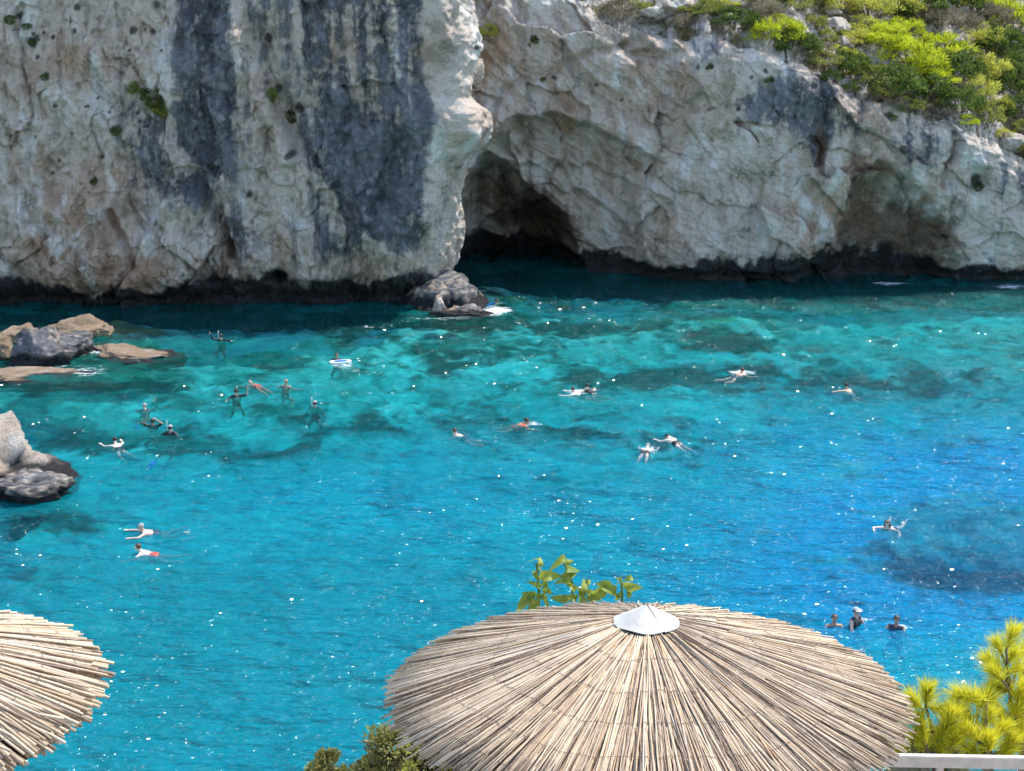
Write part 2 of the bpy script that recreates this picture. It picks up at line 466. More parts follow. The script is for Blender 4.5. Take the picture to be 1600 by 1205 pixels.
def build_left_cliff():
    path = [(-46, 74.2), (-30, 74.9), (-20, 75.1), (-10, 75.3), (-6, 75.6), (-4.2, 76.2), (-3.3, 77.3), (-3.1, 79.5), (-3.4, 84), (-4, 99)]
    nc, nr = 800, 300
    xy, s = resample(path, nc, lambda x, y: np.where((x < -28) | (y > 86), 0.22, 1.0))
    tan = np.gradient(xy, axis=0); tan /= np.linalg.norm(tan, axis=1)[:, None]
    nor = np.stack([tan[:, 1], -tan[:, 0]], 1)
    zz = np.concatenate([np.linspace(-4.0, -0.5, 12), np.linspace(-0.42, 16.6, nr - 12)])
    X = np.tile(xy[:, 0], (nr, 1)); Y = np.tile(xy[:, 1], (nr, 1))
    NX = np.tile(nor[:, 0], (nr, 1)); NY = np.tile(nor[:, 1], (nr, 1))
    Z = np.tile(zz[:, None], (1, nc))
    f = lambda a: a.reshape(-1)
    X, Y, Z, NX, NY = map(f, (X, Y, Z, NX, NY))
    u, v = proj(X, Y, Z)
    p = np.stack([X, Y, Z], 1)
    side = sstep(0.25, 0.8, NX)                     # the flank that turns into the cave
    w = fbm(p * 0.12 + 3, 3)
    d = 0.9 * fbm(p * np.array([0.22, 0.22, 0.12]) + 5 + w[:, None] * 0.8, 4)
    d += 0.55 * (ridged(p * np.array([0.42, 0.42, 0.20]) + 2 + w[:, None], 4) - 0.4)
    d += 0.26 * (ridged(p * np.array([1.0, 1.0, 0.6]) + 11, 4) - 0.4)
    pw = p + 0.5 * np.stack([noise3(p * 0.6 + 1), noise3(p * 0.6 + 51), noise3(p * 0.6 + 91)], 1)
    fa, ja = facets(pw * np.array((0.42, 0.42, 0.26)) + 4); fb, jb = facets(pw * np.array((1.15, 1.15, 0.8)) + 9)
    d += 0.36 * fa + 0.13 * fb - 0.10 * ja * sstep(-0.2, 0.3, w) - 0.05 * jb * sstep(0.0, 0.3, w)
    d += 0.10 * fbm(p * 2.6 + 4, 3, 0.6) + 0.13 * (ridged(p * np.array((2.2, 2.2, 1.5)) + 14, 3) - 0.4)
    dg = np.stack([(X * 0.87 + Z * 0.5) * 0.5, Y * 0.2, (Z * 0.87 - X * 0.5) * 0.13], 1)
    d += 0.55 * (ridged(dg + 6 + 0.7 * w[:, None], 4) - 0.4) * sstep(-60, 120, v)
    # slabs standing proud and set back
    d += 0.9 * sstep(-30, 25, poly_sd(u, v, [(455, -60), (690, -60), (690, 330), (620, 400), (520, 380), (480, 210)])) - 0.2
    d += 0.5 * sstep(-25, 25, poly_sd(u, v, [(-60, 300), (120, 320), (260, 400), (330, 460), (-60, 470)]))
    # ridges and gashes
    for pts, wd, a in (
            ([(362, 30), (378, 110), (430, 200), (450, 250)], 12, 0.85),
            ([(500, 230), (560, 330), (590, 360)], 12, 0.35),
            ([(668, 0), (672, 60)], 7, 0.5),
            ([(240, 160), (285, 215), (320, 300), (360, 400)], 14, -0.7),
            ([(170, 335), (195, 375), (212, 418)], 7, -0.9),
            ([(398, 40), (425, 130), (470, 230)], 16, -0.7),
            ([(0, 390), (60, 415), (130, 440)], 8, 0.25),
            ([(150, 120), (165, 200)], 10, -0.3),
            ([(345, 360), (372, 420)], 5, -0.5),
            ([(455, 440), (560, 425), (650, 445)], 10, 0.3)):
        d += a * np.exp(-(line_dist(u, v, pts) / wd) ** 2)
    d -= 1.5 * np.exp(-(((u - 432) / 16) ** 2 + ((v - 437) / 9) ** 2))      # small hole above the waterline
    # silhouette of the corner, pushed right where the photograph shows a nose
    prof = np.interp(v, [0, 60, 110, 150, 175, 205, 235, 262, 300, 335, 380, 425], [1.2, 1.5, 1.2, 1.1, 1.9, 2.2, 1.25, 0.4, 0.2, 0.3, 0.0, -0.35])
    d = d * (1 - 0.45 * side) + side * prof * np.exp(-np.maximum(0, Y - 79) / 2.5) * 0.85
    d += side * 0.45 * (ridged(p * np.array([0.6, 0.6, 0.5]) + 0.6 * w[:, None] + 21, 5) - 0.35)
    # sea notch
    nz = fbm(np.stack([X * 0.35, Y * 0.35, np.zeros_like(X)], 1) + 40, 3)
    notch = 1.5 * np.exp(-((Z - 0.15) / (0.55 + 0.3 * nz)) ** 2) + 0.7 * np.exp(-((Z - 0.8) / 1.0) ** 2)
    d -= notch * (1 - 0.7 * side)
    d -= 0.035 * np.maximum(Z, 0) * (1 - side)
    P = np.stack([X + NX * d, Y + NY * d, Z + 0.12 * fbm(p * 1.2 + 60, 3)], 1)
    m = grid_mesh('cliff', P.reshape(nr, nc, 3))
    uu = u + 34 * fbm(p * 0.35 + 8, 4, 0.6); vv = v + 34 * fbm(p * 0.35 + 28, 4, 0.6)
    stain = -0.55 + 0.22 * sstep(230, 330, u) * sstep(710, 660, u) * sstep(430, 330, v)
    for poly, a, soft in (
            ([(268, -40), (362, -40), (368, 90), (372, 200), (365, 250), (330, 262), (300, 220), (268, 90)], 1.25, 18),
            ([(192, 170), (270, 190), (320, 240), (330, 330), (395, 370), (395, 410), (330, 370), (270, 320), (200, 290)], 1.1, 18),
            ([(495, -40), (690, -40), (690, 120), (680, 230), (650, 330), (600, 340), (520, 330), (505, 200)], 0.95, 25),
            ([(500, 200), (640, 200), (640, 300), (590, 350), (510, 380), (495, 300)], 0.45, 25),
            ([(390, -40), (500, -40), (505, 180), (560, 330), (520, 330), (430, 190)], 0.62, 30),
            ([(610, 335), (668, 345), (660, 385), (620, 395)], 0.9, 12),
            ([(480, 370), (600, 330), (610, 370), (520, 395)], 0.7, 14),
            ([(150, -40), (185, -40), (180, 60), (160, 60)], 0.6, 14)):
        stain = stain + a * sstep(-2.2 * soft, 1.8 * soft, poly_sd(uu, vv, poly))
    stain -= 0.7 * side
    for pts, wd, a in (([(364, -20), (376, 100), (420, 190), (470, 260), (540, 360)], 13, 0.9), ([(455, -20), (470, 150), (500, 240), (585, 365)], 10, 0.6), ([(540, 20), (548, 150)], 16, 0.7), ([(610, -20), (622, 120)], 9, 0.5), ([(665, -20), (676, 140), (668, 300)], 12, 0.8), ([(250, 215), (290, 265)], 14, 0.8), ([(300, 330), (360, 400), (400, 440)], 16, 0.6), ([(190, 60), (235, 60), (250, 130)], 16, 0.5)):
        stain -= a * np.exp(-(line_dist(uu, vv, pts) / wd) ** 2)
    och = 0.05 + blobs(uu, vv, [(110, 400, 110, 70, 0.6), (40, 250, 70, 120, 0.3), (220, 440, 60, 40, 0.5), (150, 250, 60, 90, 0.25), (610, 420, 90, 40, 0.35), (730, 200, 45, 90, 0.5), (420, 380, 60, 60, 0.2), (100, 60, 80, 80, 0.25), (520, 90, 50, 70, 0.1)])
    wet = np.clip(1.12 - Z / (1.8 + 1.9 * nz), -0.5, 1.2) + blobs(uu, vv, [(60, 450, 60, 22, 0.35), (140, 462, 24, 26, -0.9), (430, 440, 60, 18, 0.3), (600, 450, 60, 20, 0.3)])
    brown = blobs(uu, vv, [(105, 405, 40, 35, 0.35), (215, 445, 45, 25, 0.35), (352, 390, 12, 40, 0.4), (200, 325, 40, 30, 0.3), (400, 430, 40, 20, 0.3)])
    moss = blobs(uu, vv, [(190, 340, 60, 50, 0.35), (330, 450, 80, 25, 0.3), (560, 400, 120, 40, 0.25), (50, 280, 30, 40, 0.2)])
    rs = random.Random(4)
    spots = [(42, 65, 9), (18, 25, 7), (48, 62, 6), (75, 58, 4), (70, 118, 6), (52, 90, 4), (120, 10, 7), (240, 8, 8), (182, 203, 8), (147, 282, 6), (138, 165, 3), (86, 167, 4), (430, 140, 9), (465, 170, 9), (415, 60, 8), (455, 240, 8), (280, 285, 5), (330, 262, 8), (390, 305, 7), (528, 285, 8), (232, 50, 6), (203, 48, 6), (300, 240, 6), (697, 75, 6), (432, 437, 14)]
    spots += [(rs.uniform(0, 250), rs.uniform(20, 330), rs.uniform(2.2, 4)) for _ in range(22)]
    c, wm = rock_colour(p, u, v, stain, och, wet, brown, moss, spots)
    set_colour(m, c, wm)
    o = link('cliff', m, ROCK)
    tag(o, 'tall pale limestone cliff with dark vertical stains on the left of the bay', 'cliff', kind='structure')
    return P.reshape(nr, nc, 3)
LEFT = build_left_cliff()
# plateau behind the left cliff's brow
def build_plateau():
    top = LEFT[-1]
    n = 24
    rows = [top]
    for k in range(1, n):
        t = k / (n - 1) * 30
        q = top.copy(); q[:, 1] = np.maximum(top[:, 1], top[:, 1] + t * np.clip((100 - top[:, 1]) / 25, 0, 1)); q[:, 2] = top[:, 2] + 0.10 * t
        q[:, 2] += 0.3 * fbm(q * 0.5, 2)
        rows.append(q)
    m = grid_mesh('plateau', np.array(rows))
    o = link('plateau', m, HILL); tag(o, 'rocky ground above the brow of the left cliff', 'hillside', kind='structure')
build_plateau()

# ------------------------------------------------------------------ right cliff and hillside
EDGE = [(700, -32), (800, -28), (880, -10), (925, 6), (945, 35), (975, 52), (1000, 45), (1040, 62), (1075, 66), (1110, 55), (1150, 72), (1180, 78), (1230, 92), (1262, 106), (1290, 118), (1330, 148), (1370, 158), (1400, 166), (1440, 182), (1480, 192), (1540, 216), (1600, 246), (1750, 300), (2100, 330), (2600, 345)]
YF = 82.6
_ex = np.array([on_y(a, b, YF).x for a, b in EDGE]); _ez = np.array([on_y(a, b, YF).z for a, b in EDGE])
_gx = np.linspace(-12, 80, 400); _gz = np.interp(_gx, _ex, _ez); _kk = np.hanning(31); _kk /= _kk.sum()
_gs = np.convolve(np.pad(_gz, 15, mode='edge'), _kk, 'valid'); _ezs = np.interp(_ex, _gx, _gs)
def edge_z(x):
    x = np.asarray(x, float)
    q = np.stack([x * 1.1, x * 0 + 3.1, x * 0], 1)
    return np.interp(x, _ex, _ez) + 0.30 * fbm(q, 4, 0.55)
CAVE = [(690, 470), (700, 380), (712, 310), (735, 258), (760, 246), (795, 262), (822, 305), (862, 330), (890, 352), (903, 390), (915, 425), (930, 470)]
CAVE2 = [(712, 470), (730, 400), (790, 345), (850, 340), (888, 360), (902, 400), (905, 470)]
HOL = [(1235, 470), (1262, 400), (1300, 330), (1330, 275), (1370, 250), (1420, 275), (1460, 320), (1490, 390), (1505, 470)]
ARCH = [(748, 235), (790, 190), (860, 178), (930, 200), (1000, 235), (1040, 260), (1000, 320), (1010, 380), (990, 440), (700, 470), (715, 280)]
def build_right_cliff():
    nc, nr = 700, 240
    xs = np.concatenate([np.linspace(-9, 30.5, 620), np.linspace(30.7, 75, 80)])
    tt = np.concatenate([np.linspace(0, 0.19, 10), np.linspace(0.195, 1, nr - 10)])
    zt = edge_z(xs)
    X = np.tile(xs, (nr, 1)); Z = -4 + (zt[None, :] + 4) * tt[:, None]
    X, Z = X.reshape(-1), Z.reshape(-1)
    foot = np.interp(X, [-9, 2, 7, 11, 16, 22, 30, 45, 75], [84.5, 84.5, 83.8, 82.2, 81.6, 82.0, 82.6, 80.5, 74])
    Y0 = foot + 0 * X
    u, v = proj(X, YF + 0 * X, Z)
    p = np.stack([X, Y0, Z], 1)
    w = fbm(p * 0.11 + 13, 3)
    d = 1.1 * fbm(p * np.array([0.16, 0.16, 0.16]) + 45 + w[:, None] * 0.8, 4)
    # inclined strata dropping to the right
    q = np.stack([(X * 0.80 + Z * 0.60) * 0.16, Y0 * 0.1, (Z * 0.80 - -X * 0.60) * 0.55], 1)
    left = sstep(1120, 900, u)
    d += (0.25 + 0.55 * left) * (ridged(q + 4 + w[:, None] * 1.1, 4) - 0.4)
    d += 0.22 * (ridged(p * np.array([0.7, 0.7, 0.5]) + 31, 4) - 0.4)
    pw = p + 0.5 * np.stack([noise3(p * 0.6 + 1), noise3(p * 0.6 + 51), noise3(p * 0.6 + 91)], 1)
    pr = np.stack([pw[:, 0] * 0.83 + pw[:, 2] * 0.55, pw[:, 1], pw[:, 2] * 0.83 - pw[:, 0] * 0.55], 1)
    pl = np.stack([pw[:, 0] * 0.83 - pw[:, 2] * 0.55, pw[:, 1], pw[:, 2] * 0.83 + pw[:, 0] * 0.55], 1)
    fa, ja = facets(pl * np.array((0.22, 0.4, 0.50)) + 4); fb, jb = facets(pl * np.array((0.75, 1.0, 1.3)) + 9)
    d += 0.46 * fa + 0.07 * fb - 0.03 * ja
    d += 0.08 * fbm(p * 2.8 + 14, 3, 0.6) + 0.08 * (ridged(pl * np.array((1.2, 2.0, 2.8)) + 14, 3) - 0.4)
    uu = u + 12 * fbm(p * 0.8 + 8, 3); vv = v + 12 * fbm(p * 0.8 + 28, 3)
    c1 = poly_sd(uu, vv, CAVE); c2 = poly_sd(uu, vv, CAVE2); hl = poly_sd(uu, vv, HOL); ar = poly_sd(uu, vv, ARCH)
    d -= 1.3 * sstep(-8, 45, ar) + 0.8 * sstep(-3, 10, ar)
    d -= 2.9 * sstep(-4, 40, c1) + 1.4 * sstep(-3, 6, c1)
    d -= 2.5 * sstep(-3, 50, c2) + 0.9 * sstep(-3, 6, c2)
    d -= 2.3 * sstep(-12, 65, hl) + 0.4 * sstep(-3, 8, hl)
    for pts, wd, a in (
            ([(765, 190), (785, 145), (850, 120), (930, 85), (1000, 62)], 6, -0.5),
            ([(760, 205), (800, 185), (880, 180), (960, 205)], 9, 0.35),
            ([(745, 262), (830, 255), (920, 262), (1000, 290), (1050, 310)], 8, 0.5),
            ([(905, 300), (960, 330), (1010, 390), (1030, 430)], 7, 0.4),
            ([(1285, 130), (1290, 200), (1275, 250)], 7, -0.6),
            ([(1490, 210), (1488, 250), (1470, 290)], 6, -0.5),
            ([(1340, 170), (1335, 260)], 8, -0.4),
            ([(960, 60), (990, 90), (1060, 85)], 9, -0.5)):
        d += a * np.exp(-(line_dist(uu, vv, pts) / wd) ** 2)
    d -= 1.0 * np.exp(-(((u - 1525) / 16) ** 2 + ((v - 285) / 22) ** 2))
    nz = fbm(np.stack([X * 0.35, Y0 * 0.35, np.zeros_like(X)], 1) + 90, 3)
    d -= 1.3 * np.exp(-((Z - 0.1) / (0.5 + 0.3 * nz)) ** 2) + 0.5 * np.exp(-((Z - 0.8) / 0.9) ** 2)
    d -= 0.03 * np.maximum(Z, 0)
    # the brow rounds off
    tz = np.repeat(tt, nc)
    dz = (np.tile(zt, nr) - Z)
    d -= (1.0 + 0.9 * fbm(p * 0.9 + 33, 4, 0.6) + 0.3 * fb) * np.exp(-np.maximum(dz, 0) / 0.5)
    P = np.stack([X + 0.15 * fbm(p * 1.1 + 5, 3), Y0 - d, Z + 0.12 * fbm(p * 1.1 + 50, 3)], 1)
    m = grid_mesh('sea_cliff', P.reshape(nr, nc, 3))
    stain = -0.62 + 0 * u
    for poly, a, soft in (
            ([(1150, 150), (1200, 120), (1262, 106), (1300, 125), (1345, 150), (1345, 210), (1290, 230), (1270, 260), (1220, 190), (1160, 195)], 1.25, 14),
            ([(1080, 60), (1130, 60), (1120, 100), (1090, 110)], 0.8, 10),
            ([(1400, 170), (1480, 200), (1470, 260), (1420, 270), (1395, 230)], 0.9, 14),
            ([(1555, 250), (1640, 270), (1640, 310), (1560, 300)], 0.9, 12),
            ([(1120, 380), (1250, 400), (1250, 450), (1110, 450)], 0.5, 18)):
        stain = stain + a * sstep(-2.2 * soft, 1.8 * soft, poly_sd(uu, vv, poly))
    och = 0.04 + blobs(uu, vv, [(1350, 320, 70, 60, 0.5), (760, 100, 60, 80, 0.3), (1000, 200, 160, 80, 0.25), (1290, 330, 30, 40, 0.5), (1400, 300, 90, 60, 0.3), (850, 370, 45, 40, 0.7), (1550, 410, 60, 30, 0.35)])
    lim = np.interp(u, [700, 900, 1000, 1080, 1150, 1300, 1450, 1500, 1600, 1800], [1.9, 1.3, 0.9, 1.4, 2.1, 2.0, 1.7, 1.0, 1.2, 1.6])
    wet = np.clip(1.10 - Z / (1.1 * lim * (1 + 0.8 * nz)), -0.5, 1.2)
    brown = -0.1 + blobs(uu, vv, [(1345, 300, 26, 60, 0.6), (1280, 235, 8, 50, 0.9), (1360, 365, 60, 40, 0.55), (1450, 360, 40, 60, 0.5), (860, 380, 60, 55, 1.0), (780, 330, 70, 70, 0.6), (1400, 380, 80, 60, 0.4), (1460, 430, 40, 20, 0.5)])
    moss = blobs(uu, vv, [(850, 215, 90, 28, 0.5), (1000, 70, 60, 25, 0.4), (1110, 160, 60, 60, 0.4), (1200, 260, 50, 50, 0.3), (1420, 290, 60, 60, 0.4), (930, 260, 90, 25, 0.3), (1300, 290, 50, 50, 0.3)])
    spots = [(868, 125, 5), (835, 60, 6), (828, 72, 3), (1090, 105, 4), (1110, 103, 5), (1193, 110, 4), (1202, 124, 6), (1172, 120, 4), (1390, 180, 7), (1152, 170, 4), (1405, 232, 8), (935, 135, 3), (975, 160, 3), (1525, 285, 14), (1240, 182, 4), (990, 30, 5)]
    c, wm = rock_colour(p, u, v, stain, och, wet, brown, moss, spots)
    set_colour(m, c, wm)
    o = link('sea_cliff', m, ROCK)
    tag(o, 'pale layered limestone cliff with a sea cave below the green hillside', 'cliff', kind='structure')
    return P.reshape(nr, nc, 3), xs
RIGHT, RXS = build_right_cliff()
SLOPE = 0.66
_rt = RIGHT[-1]
_kh = np.hanning(41); _kh /= _kh.sum()
_rys = np.convolve(np.pad(_rt[:, 1], 20, mode='edge'), _kh, 'valid')
def hill_base(x, d):
    """height of the slope d metres behind the brow"""
    x = np.asarray(x, float); d = np.asarray(d, float)
    ey = np.interp(x, _rt[:, 0], _rt[:, 1]); ez = np.interp(x, _rt[:, 0], _rt[:, 2])
    es = np.interp(x, _ex, _ezs); k2 = sstep(0, 1.6, d); ez = ez * (1 - k2) + es * k2
    ey = ey * (1 - k2) + np.interp(x, _rt[:, 0], _rys) * k2
    q = np.stack([x, ey + d, 0 * x], 1)
    k = np.clip(d / 1.5, 0, 1)
    z = ez + 0.9 * np.minimum(d, 0.6) * 0.5 + SLOPE * d + k * (0.7 * fbm(q * 0.22 + 3, 3) + 0.55 * (ridged(q * 0.45 + 8, 4) - 0.4) + 0.12 * fbm(q * 2 + 1, 3))
    return ey + d, z
def build_hill():
    ds = np.concatenate([np.linspace(0, 22, 150), np.linspace(22.6, 60, 30)])
    rows = []
    for dd in ds:
        y, z = hill_base(_rt[:, 0], np.full(len(_rt), dd))
        if dd == 0: z = _rt[:, 2].copy()
        rows.append(np.stack([_rt[:, 0], y, z], 1))
    m = grid_mesh('hillside', np.array(rows))
    o = link('hillside', m, HILL)
    tag(o, 'stony slope rising behind the brow of the right cliff', 'hillside', kind='structure')
build_hill()
def on_hill(u, v):
    d = ray(u, v)
    for k in range(500):
        y = 82 + k * 0.08; t = y / d[1]; x = d[0] * t; z = CAMH + d[2] * t
        ey = float(np.interp(x, _rt[:, 0], _rt[:, 1]))
        if y < ey: continue
        hy, hz = hill_base([x], [y - ey])
        if z <= hz[0]: return Vector((x, y, float(hz[0])))
    return None

# ------------------------------------------------------------------ seabed
def seabed_fields(X, Y, z0=None):
    if z0 is None:
        z0 = -np.interp(Y, [20, 45, 60, 75, 90], [3.3, 3.3, 2.4, 1.6, 1.3]) - 2.7 * np.exp(-(((X - 15) / 9) ** 2 + ((Y - 41) / 10) ** 2))
    u, v = proj(X, Y, z0 + 0 * X)
    p = np.stack([X, Y, 0 * X], 1)
    uu = u + 40 * fbm(p * 0.15 + 3, 4); vv = v + 22 * fbm(p * 0.15 + 23, 4)
    # depth, read off the photograph's water colours
    depth = np.interp(vv, [440, 500, 560, 620, 700, 800, 950, 1200, 1500], [1.3, 1.3, 1.5, 2.1, 2.9, 3.3, 3.3, 3.2, 2.2])
    depth += blobs(uu, vv, [(1570, 740, 430, 190, 1.3), (1250, 640, 300, 80, 0.3), (1600, 850, 260, 120, 1.6), (1300, 950, 300, 120, 0.8), (600, 760, 260, 80, 0.4), (250, 650, 260, 70, -0.7), (130, 565, 150, 32, -1.3), (750, 490, 60, 20, -0.8), (1120, 520, 120, 22, -0.6), (700, 540, 300, 50, -0.3), (500, 600, 200, 60, -0.3), (60, 800, 120, 40, -0.6), (150, 1000, 300, 160, -0.3)])
    rel = 0.30 * (ridged(p * 0.55 + 5, 4) - 0.45) * np.interp(vv, [440, 650, 750, 1000], [1.0, 1.0, 0.5, 0.35]) + 0.3 * fbm(p * 0.7, 3) * np.interp(vv, [440, 700, 800], [1, 1, 0.5])
    depth = np.maximum(depth - rel, 0.12)
    depth = np.where(Y < 24, np.interp(Y, [14, 24], [0.2, 3.0]) * 0 + depth, depth)
    return u, v, uu, vv, p, depth
def reef_shade_field(uu, vv):
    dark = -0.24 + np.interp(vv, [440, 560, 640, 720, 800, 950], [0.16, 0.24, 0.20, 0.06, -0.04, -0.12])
    dark += blobs(uu, vv, [(330, 505, 420, 15, 0.9), (1180, 452, 480, 17, 0.9), (820, 455, 120, 18, 0.9), (1620, 858, 215, 50, 2.5), (1480, 800, 90, 16, 0.4), (1130, 545, 60, 9, 0.9), (430, 592, 45, 9, 0.8), (705, 585, 40, 10, 0.8), (1000, 590, 120, 14, 0.5), (1350, 590, 200, 20, 0.5), (500, 660, 180, 14, 0.5), (220, 605, 70, 6, 0.9), (130, 690, 80, 14, 0.5), (700, 560, 120, 14, 0.4), (350, 700, 200, 12, 0.5), (60, 815, 90, 22, 0.9), (60, 603, 120, 6, 0.9), (850, 670, 220, 14, 0.4), (1100, 690, 160, 14, 0.3), (600, 520, 150, 10, 0.5), (900, 520, 200, 9, 0.5), (830, 750, 300, 14, 0.25), (420, 820, 220, 14, 0.2)])  # first bands paint the cliffs' shade along their feet into water and bed
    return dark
def reef_shade_mask(p, dark):
    n1 = fbm(p * 0.30 + 3, 4, 0.6); n2 = fbm(p * np.array((0.75, 1.0, 1)) + 9, 5, 0.66)
    return n1, n2, sstep(-0.18, 0.38, dark + 0.85 * n1 + 0.95 * n2)
def build_seabed():
    xs = np.concatenate([np.linspace(-55, -29, 40), np.linspace(-28.8, 33, 400), np.linspace(33.5, 85, 50)])
    ys = np.concatenate([np.linspace(14, 23, 12), np.linspace(23.3, 88, 420), np.linspace(88.5, 112, 30)])
    X, Y = np.meshgrid(xs, ys); sh = X.shape
    X, Y = X.reshape(-1), Y.reshape(-1)
    u, v, uu, vv, p, depth = seabed_fields(X, Y)
    dark = reef_shade_field(uu, vv)
    algae = -0.5 + blobs(uu, vv, [(230, 590, 70, 14, 1.0), (200, 620, 80, 14, 0.8), (80, 610, 60, 10, 0.8), (1110, 525, 60, 10, 0.9), (690, 500, 120, 10, 0.7), (800, 490, 50, 10, 0.7), (470, 610, 60, 12, 0.3), (730, 560, 60, 12, 0.5), (190, 560, 80, 25, 0.5)])
    brown = -0.55 + blobs(uu, vv, [(200, 555, 70, 14, 1.2), (80, 585, 120, 16, 1.2), (60, 540, 120, 30, 1.0), (30, 790, 70, 18, 0.9), (720, 490, 40, 8, 0.8)])
    P = np.stack([X, Y, -depth], 1).reshape(*sh, 3)
    m = grid_mesh('seabed', P)
    n1, n2, rf = reef_shade_mask(p, dark)
    c = np.tile(np.array([[0.78, 0.76, 0.66]]), (len(p), 1))
    c = mixc(c, sstep(-0.1, 0.4, n2) * 0.6, (0.48, 0.48, 0.38))
    c = mixc(c, sstep(-0.1, 0.5, algae + 0.7 * n2), (0.55, 0.50, 0.12))
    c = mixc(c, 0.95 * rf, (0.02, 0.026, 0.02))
    c = mixc(c, sstep(-0.1, 0.35, brown + 0.7 * n2), (0.27, 0.165, 0.075))
    set_colour(m, np.clip(c, 0, 1), 0 * X)
    o = link('seabed', m, SEABED); tag(o, 'sandy and rocky sea floor under the clear water', 'seabed', kind='structure')
build_seabed()

# ------------------------------------------------------------------ water body (closed, with absorption inside)
FOAM = [(130, 546, 60, 13, 0.34), (60, 577, 70, 11, 0.30), (150, 578, 60, 11, 0.34), (20, 602, 50, 8, 0.30), (775, 486, 34, 8, 0.36), (700, 499, 70, 5, 0.30), (230, 548, 40, 10, 0.3), (120, 548, 40, 9, 0.2), (150, 545, 30, 7, 0.2), (30, 575, 40, 8, 0.2), (130, 585, 26, 6, 0.25), (85, 562, 50, 8, 0.15), (280, 575, 35, 10, 0.30),
        (535, 570, 26, 9, 0.5), (560, 580, 20, 6, 0.3), (775, 484, 22, 6, 0.65), (740, 492, 40, 5, 0.4), (575, 512, 60, 4, 0.38), (650, 497, 60, 4, 0.25), (1390, 443, 45, 4, 0.6), (1580, 447, 40, 5, 0.6), (1080, 438, 20, 4, 0.4),
        (95, 765, 25, 7, 0.4), (40, 782, 60, 6, 0.3), (905, 612, 28, 6, 0.42), (1155, 583, 30, 6, 0.42), (240, 825, 22, 8, 0.2), (235, 862, 24, 7, 0.2), (1020, 700, 26, 9, 0.2), (1395, 824, 22, 8, 0.2), (1400, 977, 22, 9, 0.35), (1350, 970, 26, 7, 0.25), (445, 575, 40, 10, 0.22), (20, 655, 30, 6, 0.2), (712, 680, 20, 7, 0.22), (840, 660, 24, 5, 0.3), (250, 480, 200, 3, 0.2)]
CHOP = [(900, 590, 350, 40, 0.15), (540, 565, 60, 25, 0.35), (800, 580, 100, 30, 0.2), (1500, 930, 120, 30, 0.3), (220, 980, 90, 50, 0.3), (1450, 540, 200, 25, 0.15)]
def build_water():
    xs = np.concatenate([np.linspace(-55, -27, 40), np.linspace(-26.9, 31, 440), np.linspace(31.5, 85, 60)])
    ys = np.concatenate([np.linspace(14, 25, 12), np.linspace(25.2, 86, 520), np.linspace(86.5, 112, 26)])
    X, Y = np.meshgrid(xs, ys); sh = X.shape
    X, Y = X.reshape(-1), Y.reshape(-1)
    p = np.stack([X * 0.72, Y, 0 * X], 1)
    wq = p + 0.5 * np.stack([noise3(p * 0.5 + 3), noise3(p * 0.5 + 33), 0 * X], 1)
    calm = sstep(-0.35, 0.35, fbm(p * 0.09 + 2, 3))
    Z = 0.11 * fbm(p * 0.30, 2) + (0.05 + 0.05 * calm) * ridged(wq * 0.62 + 5, 2) + (0.02 + 0.03 * calm) * ridged(wq * 1.5 + 7, 2)
    Z -= Z.mean()
    edge = (np.abs(X + 55) < .1) | (np.abs(X - 85) < .1) | (np.abs(Y - 14) < .1) | (np.abs(Y - 112) < .1)
    Z[edge] = 0
    m = bpy.data.meshes.new('sea_water')
    r, c = sh
    idx = np.arange(r * c).reshape(r, c)
    q = np.stack([idx[:-1, :-1], idx[:-1, 1:], idx[1:, 1:], idx[1:, :-1]], -1).reshape(-1, 4).tolist()
    ring = idx[0, :].tolist() + idx[1:, -1].tolist() + idx[-1, -2::-1].tolist() + idx[-2:0:-1, 0].tolist()
    V = np.stack([X, Y, Z], 1)
    low = V[ring].copy(); low[:, 2] = -8.0
    n0 = r * c; nr_ = len(ring)
    for k in range(nr_):
        k2 = (k + 1) % nr_
        q.append([ring[k2], ring[k], n0 + k, n0 + k2])
    q.append([n0 + k for k in range(nr_)][::-1])
    m.from_pydata(np.concatenate([V, low]).tolist(), [], q)
    u, v = proj(X, Y, 0 * X)
    SPL = [(447, 602), (370, 618), (492, 636), (345, 530), (226, 642), (240, 664), (268, 676), (182, 692), (222, 828), (225, 862), (712, 680), (824, 662), (897, 612), (918, 608), (1014, 704), (1046, 690), (1158, 584), (1322, 608), (1388, 824), (1338, 968), (1402, 976)]
    fo = -0.25 + blobs(u, v, FOAM + [(a + 6, b, 20, 5, 0.30) for a, b in SPL]) * 2.1
    fattr(m, 'foam', np.concatenate([fo, np.zeros(nr_)]))
    _, _, su, sv, sp_, sdep = seabed_fields(X, Y, 0.0)
    fattr(m, 'reef_shade', np.concatenate([reef_shade_mask(sp_, reef_shade_field(su, sv))[2], np.zeros(nr_)]))
    fattr(m, 'deep', np.concatenate([np.clip((sdep - 0.5) / 4.0, 0, 1), np.zeros(nr_)]))
    chop = 0.52 + 2.5 * sstep(-0.05, 0.42, fbm(p * 0.28 + 31, 4, 0.6)) + blobs(u, v, CHOP)
    fattr(m, 'chop', np.concatenate([chop, np.zeros(nr_)]))
    sm = np.zeros(len(m.polygons), bool); sm[:(r - 1) * (c - 1)] = True
    m.polygons.foreach_set('use_smooth', sm)
    m.update()
    o = link('sea_water', m, WATER); tag(o, 'clear turquoise sea water filling the cove', 'water', kind='structure')
build_water()
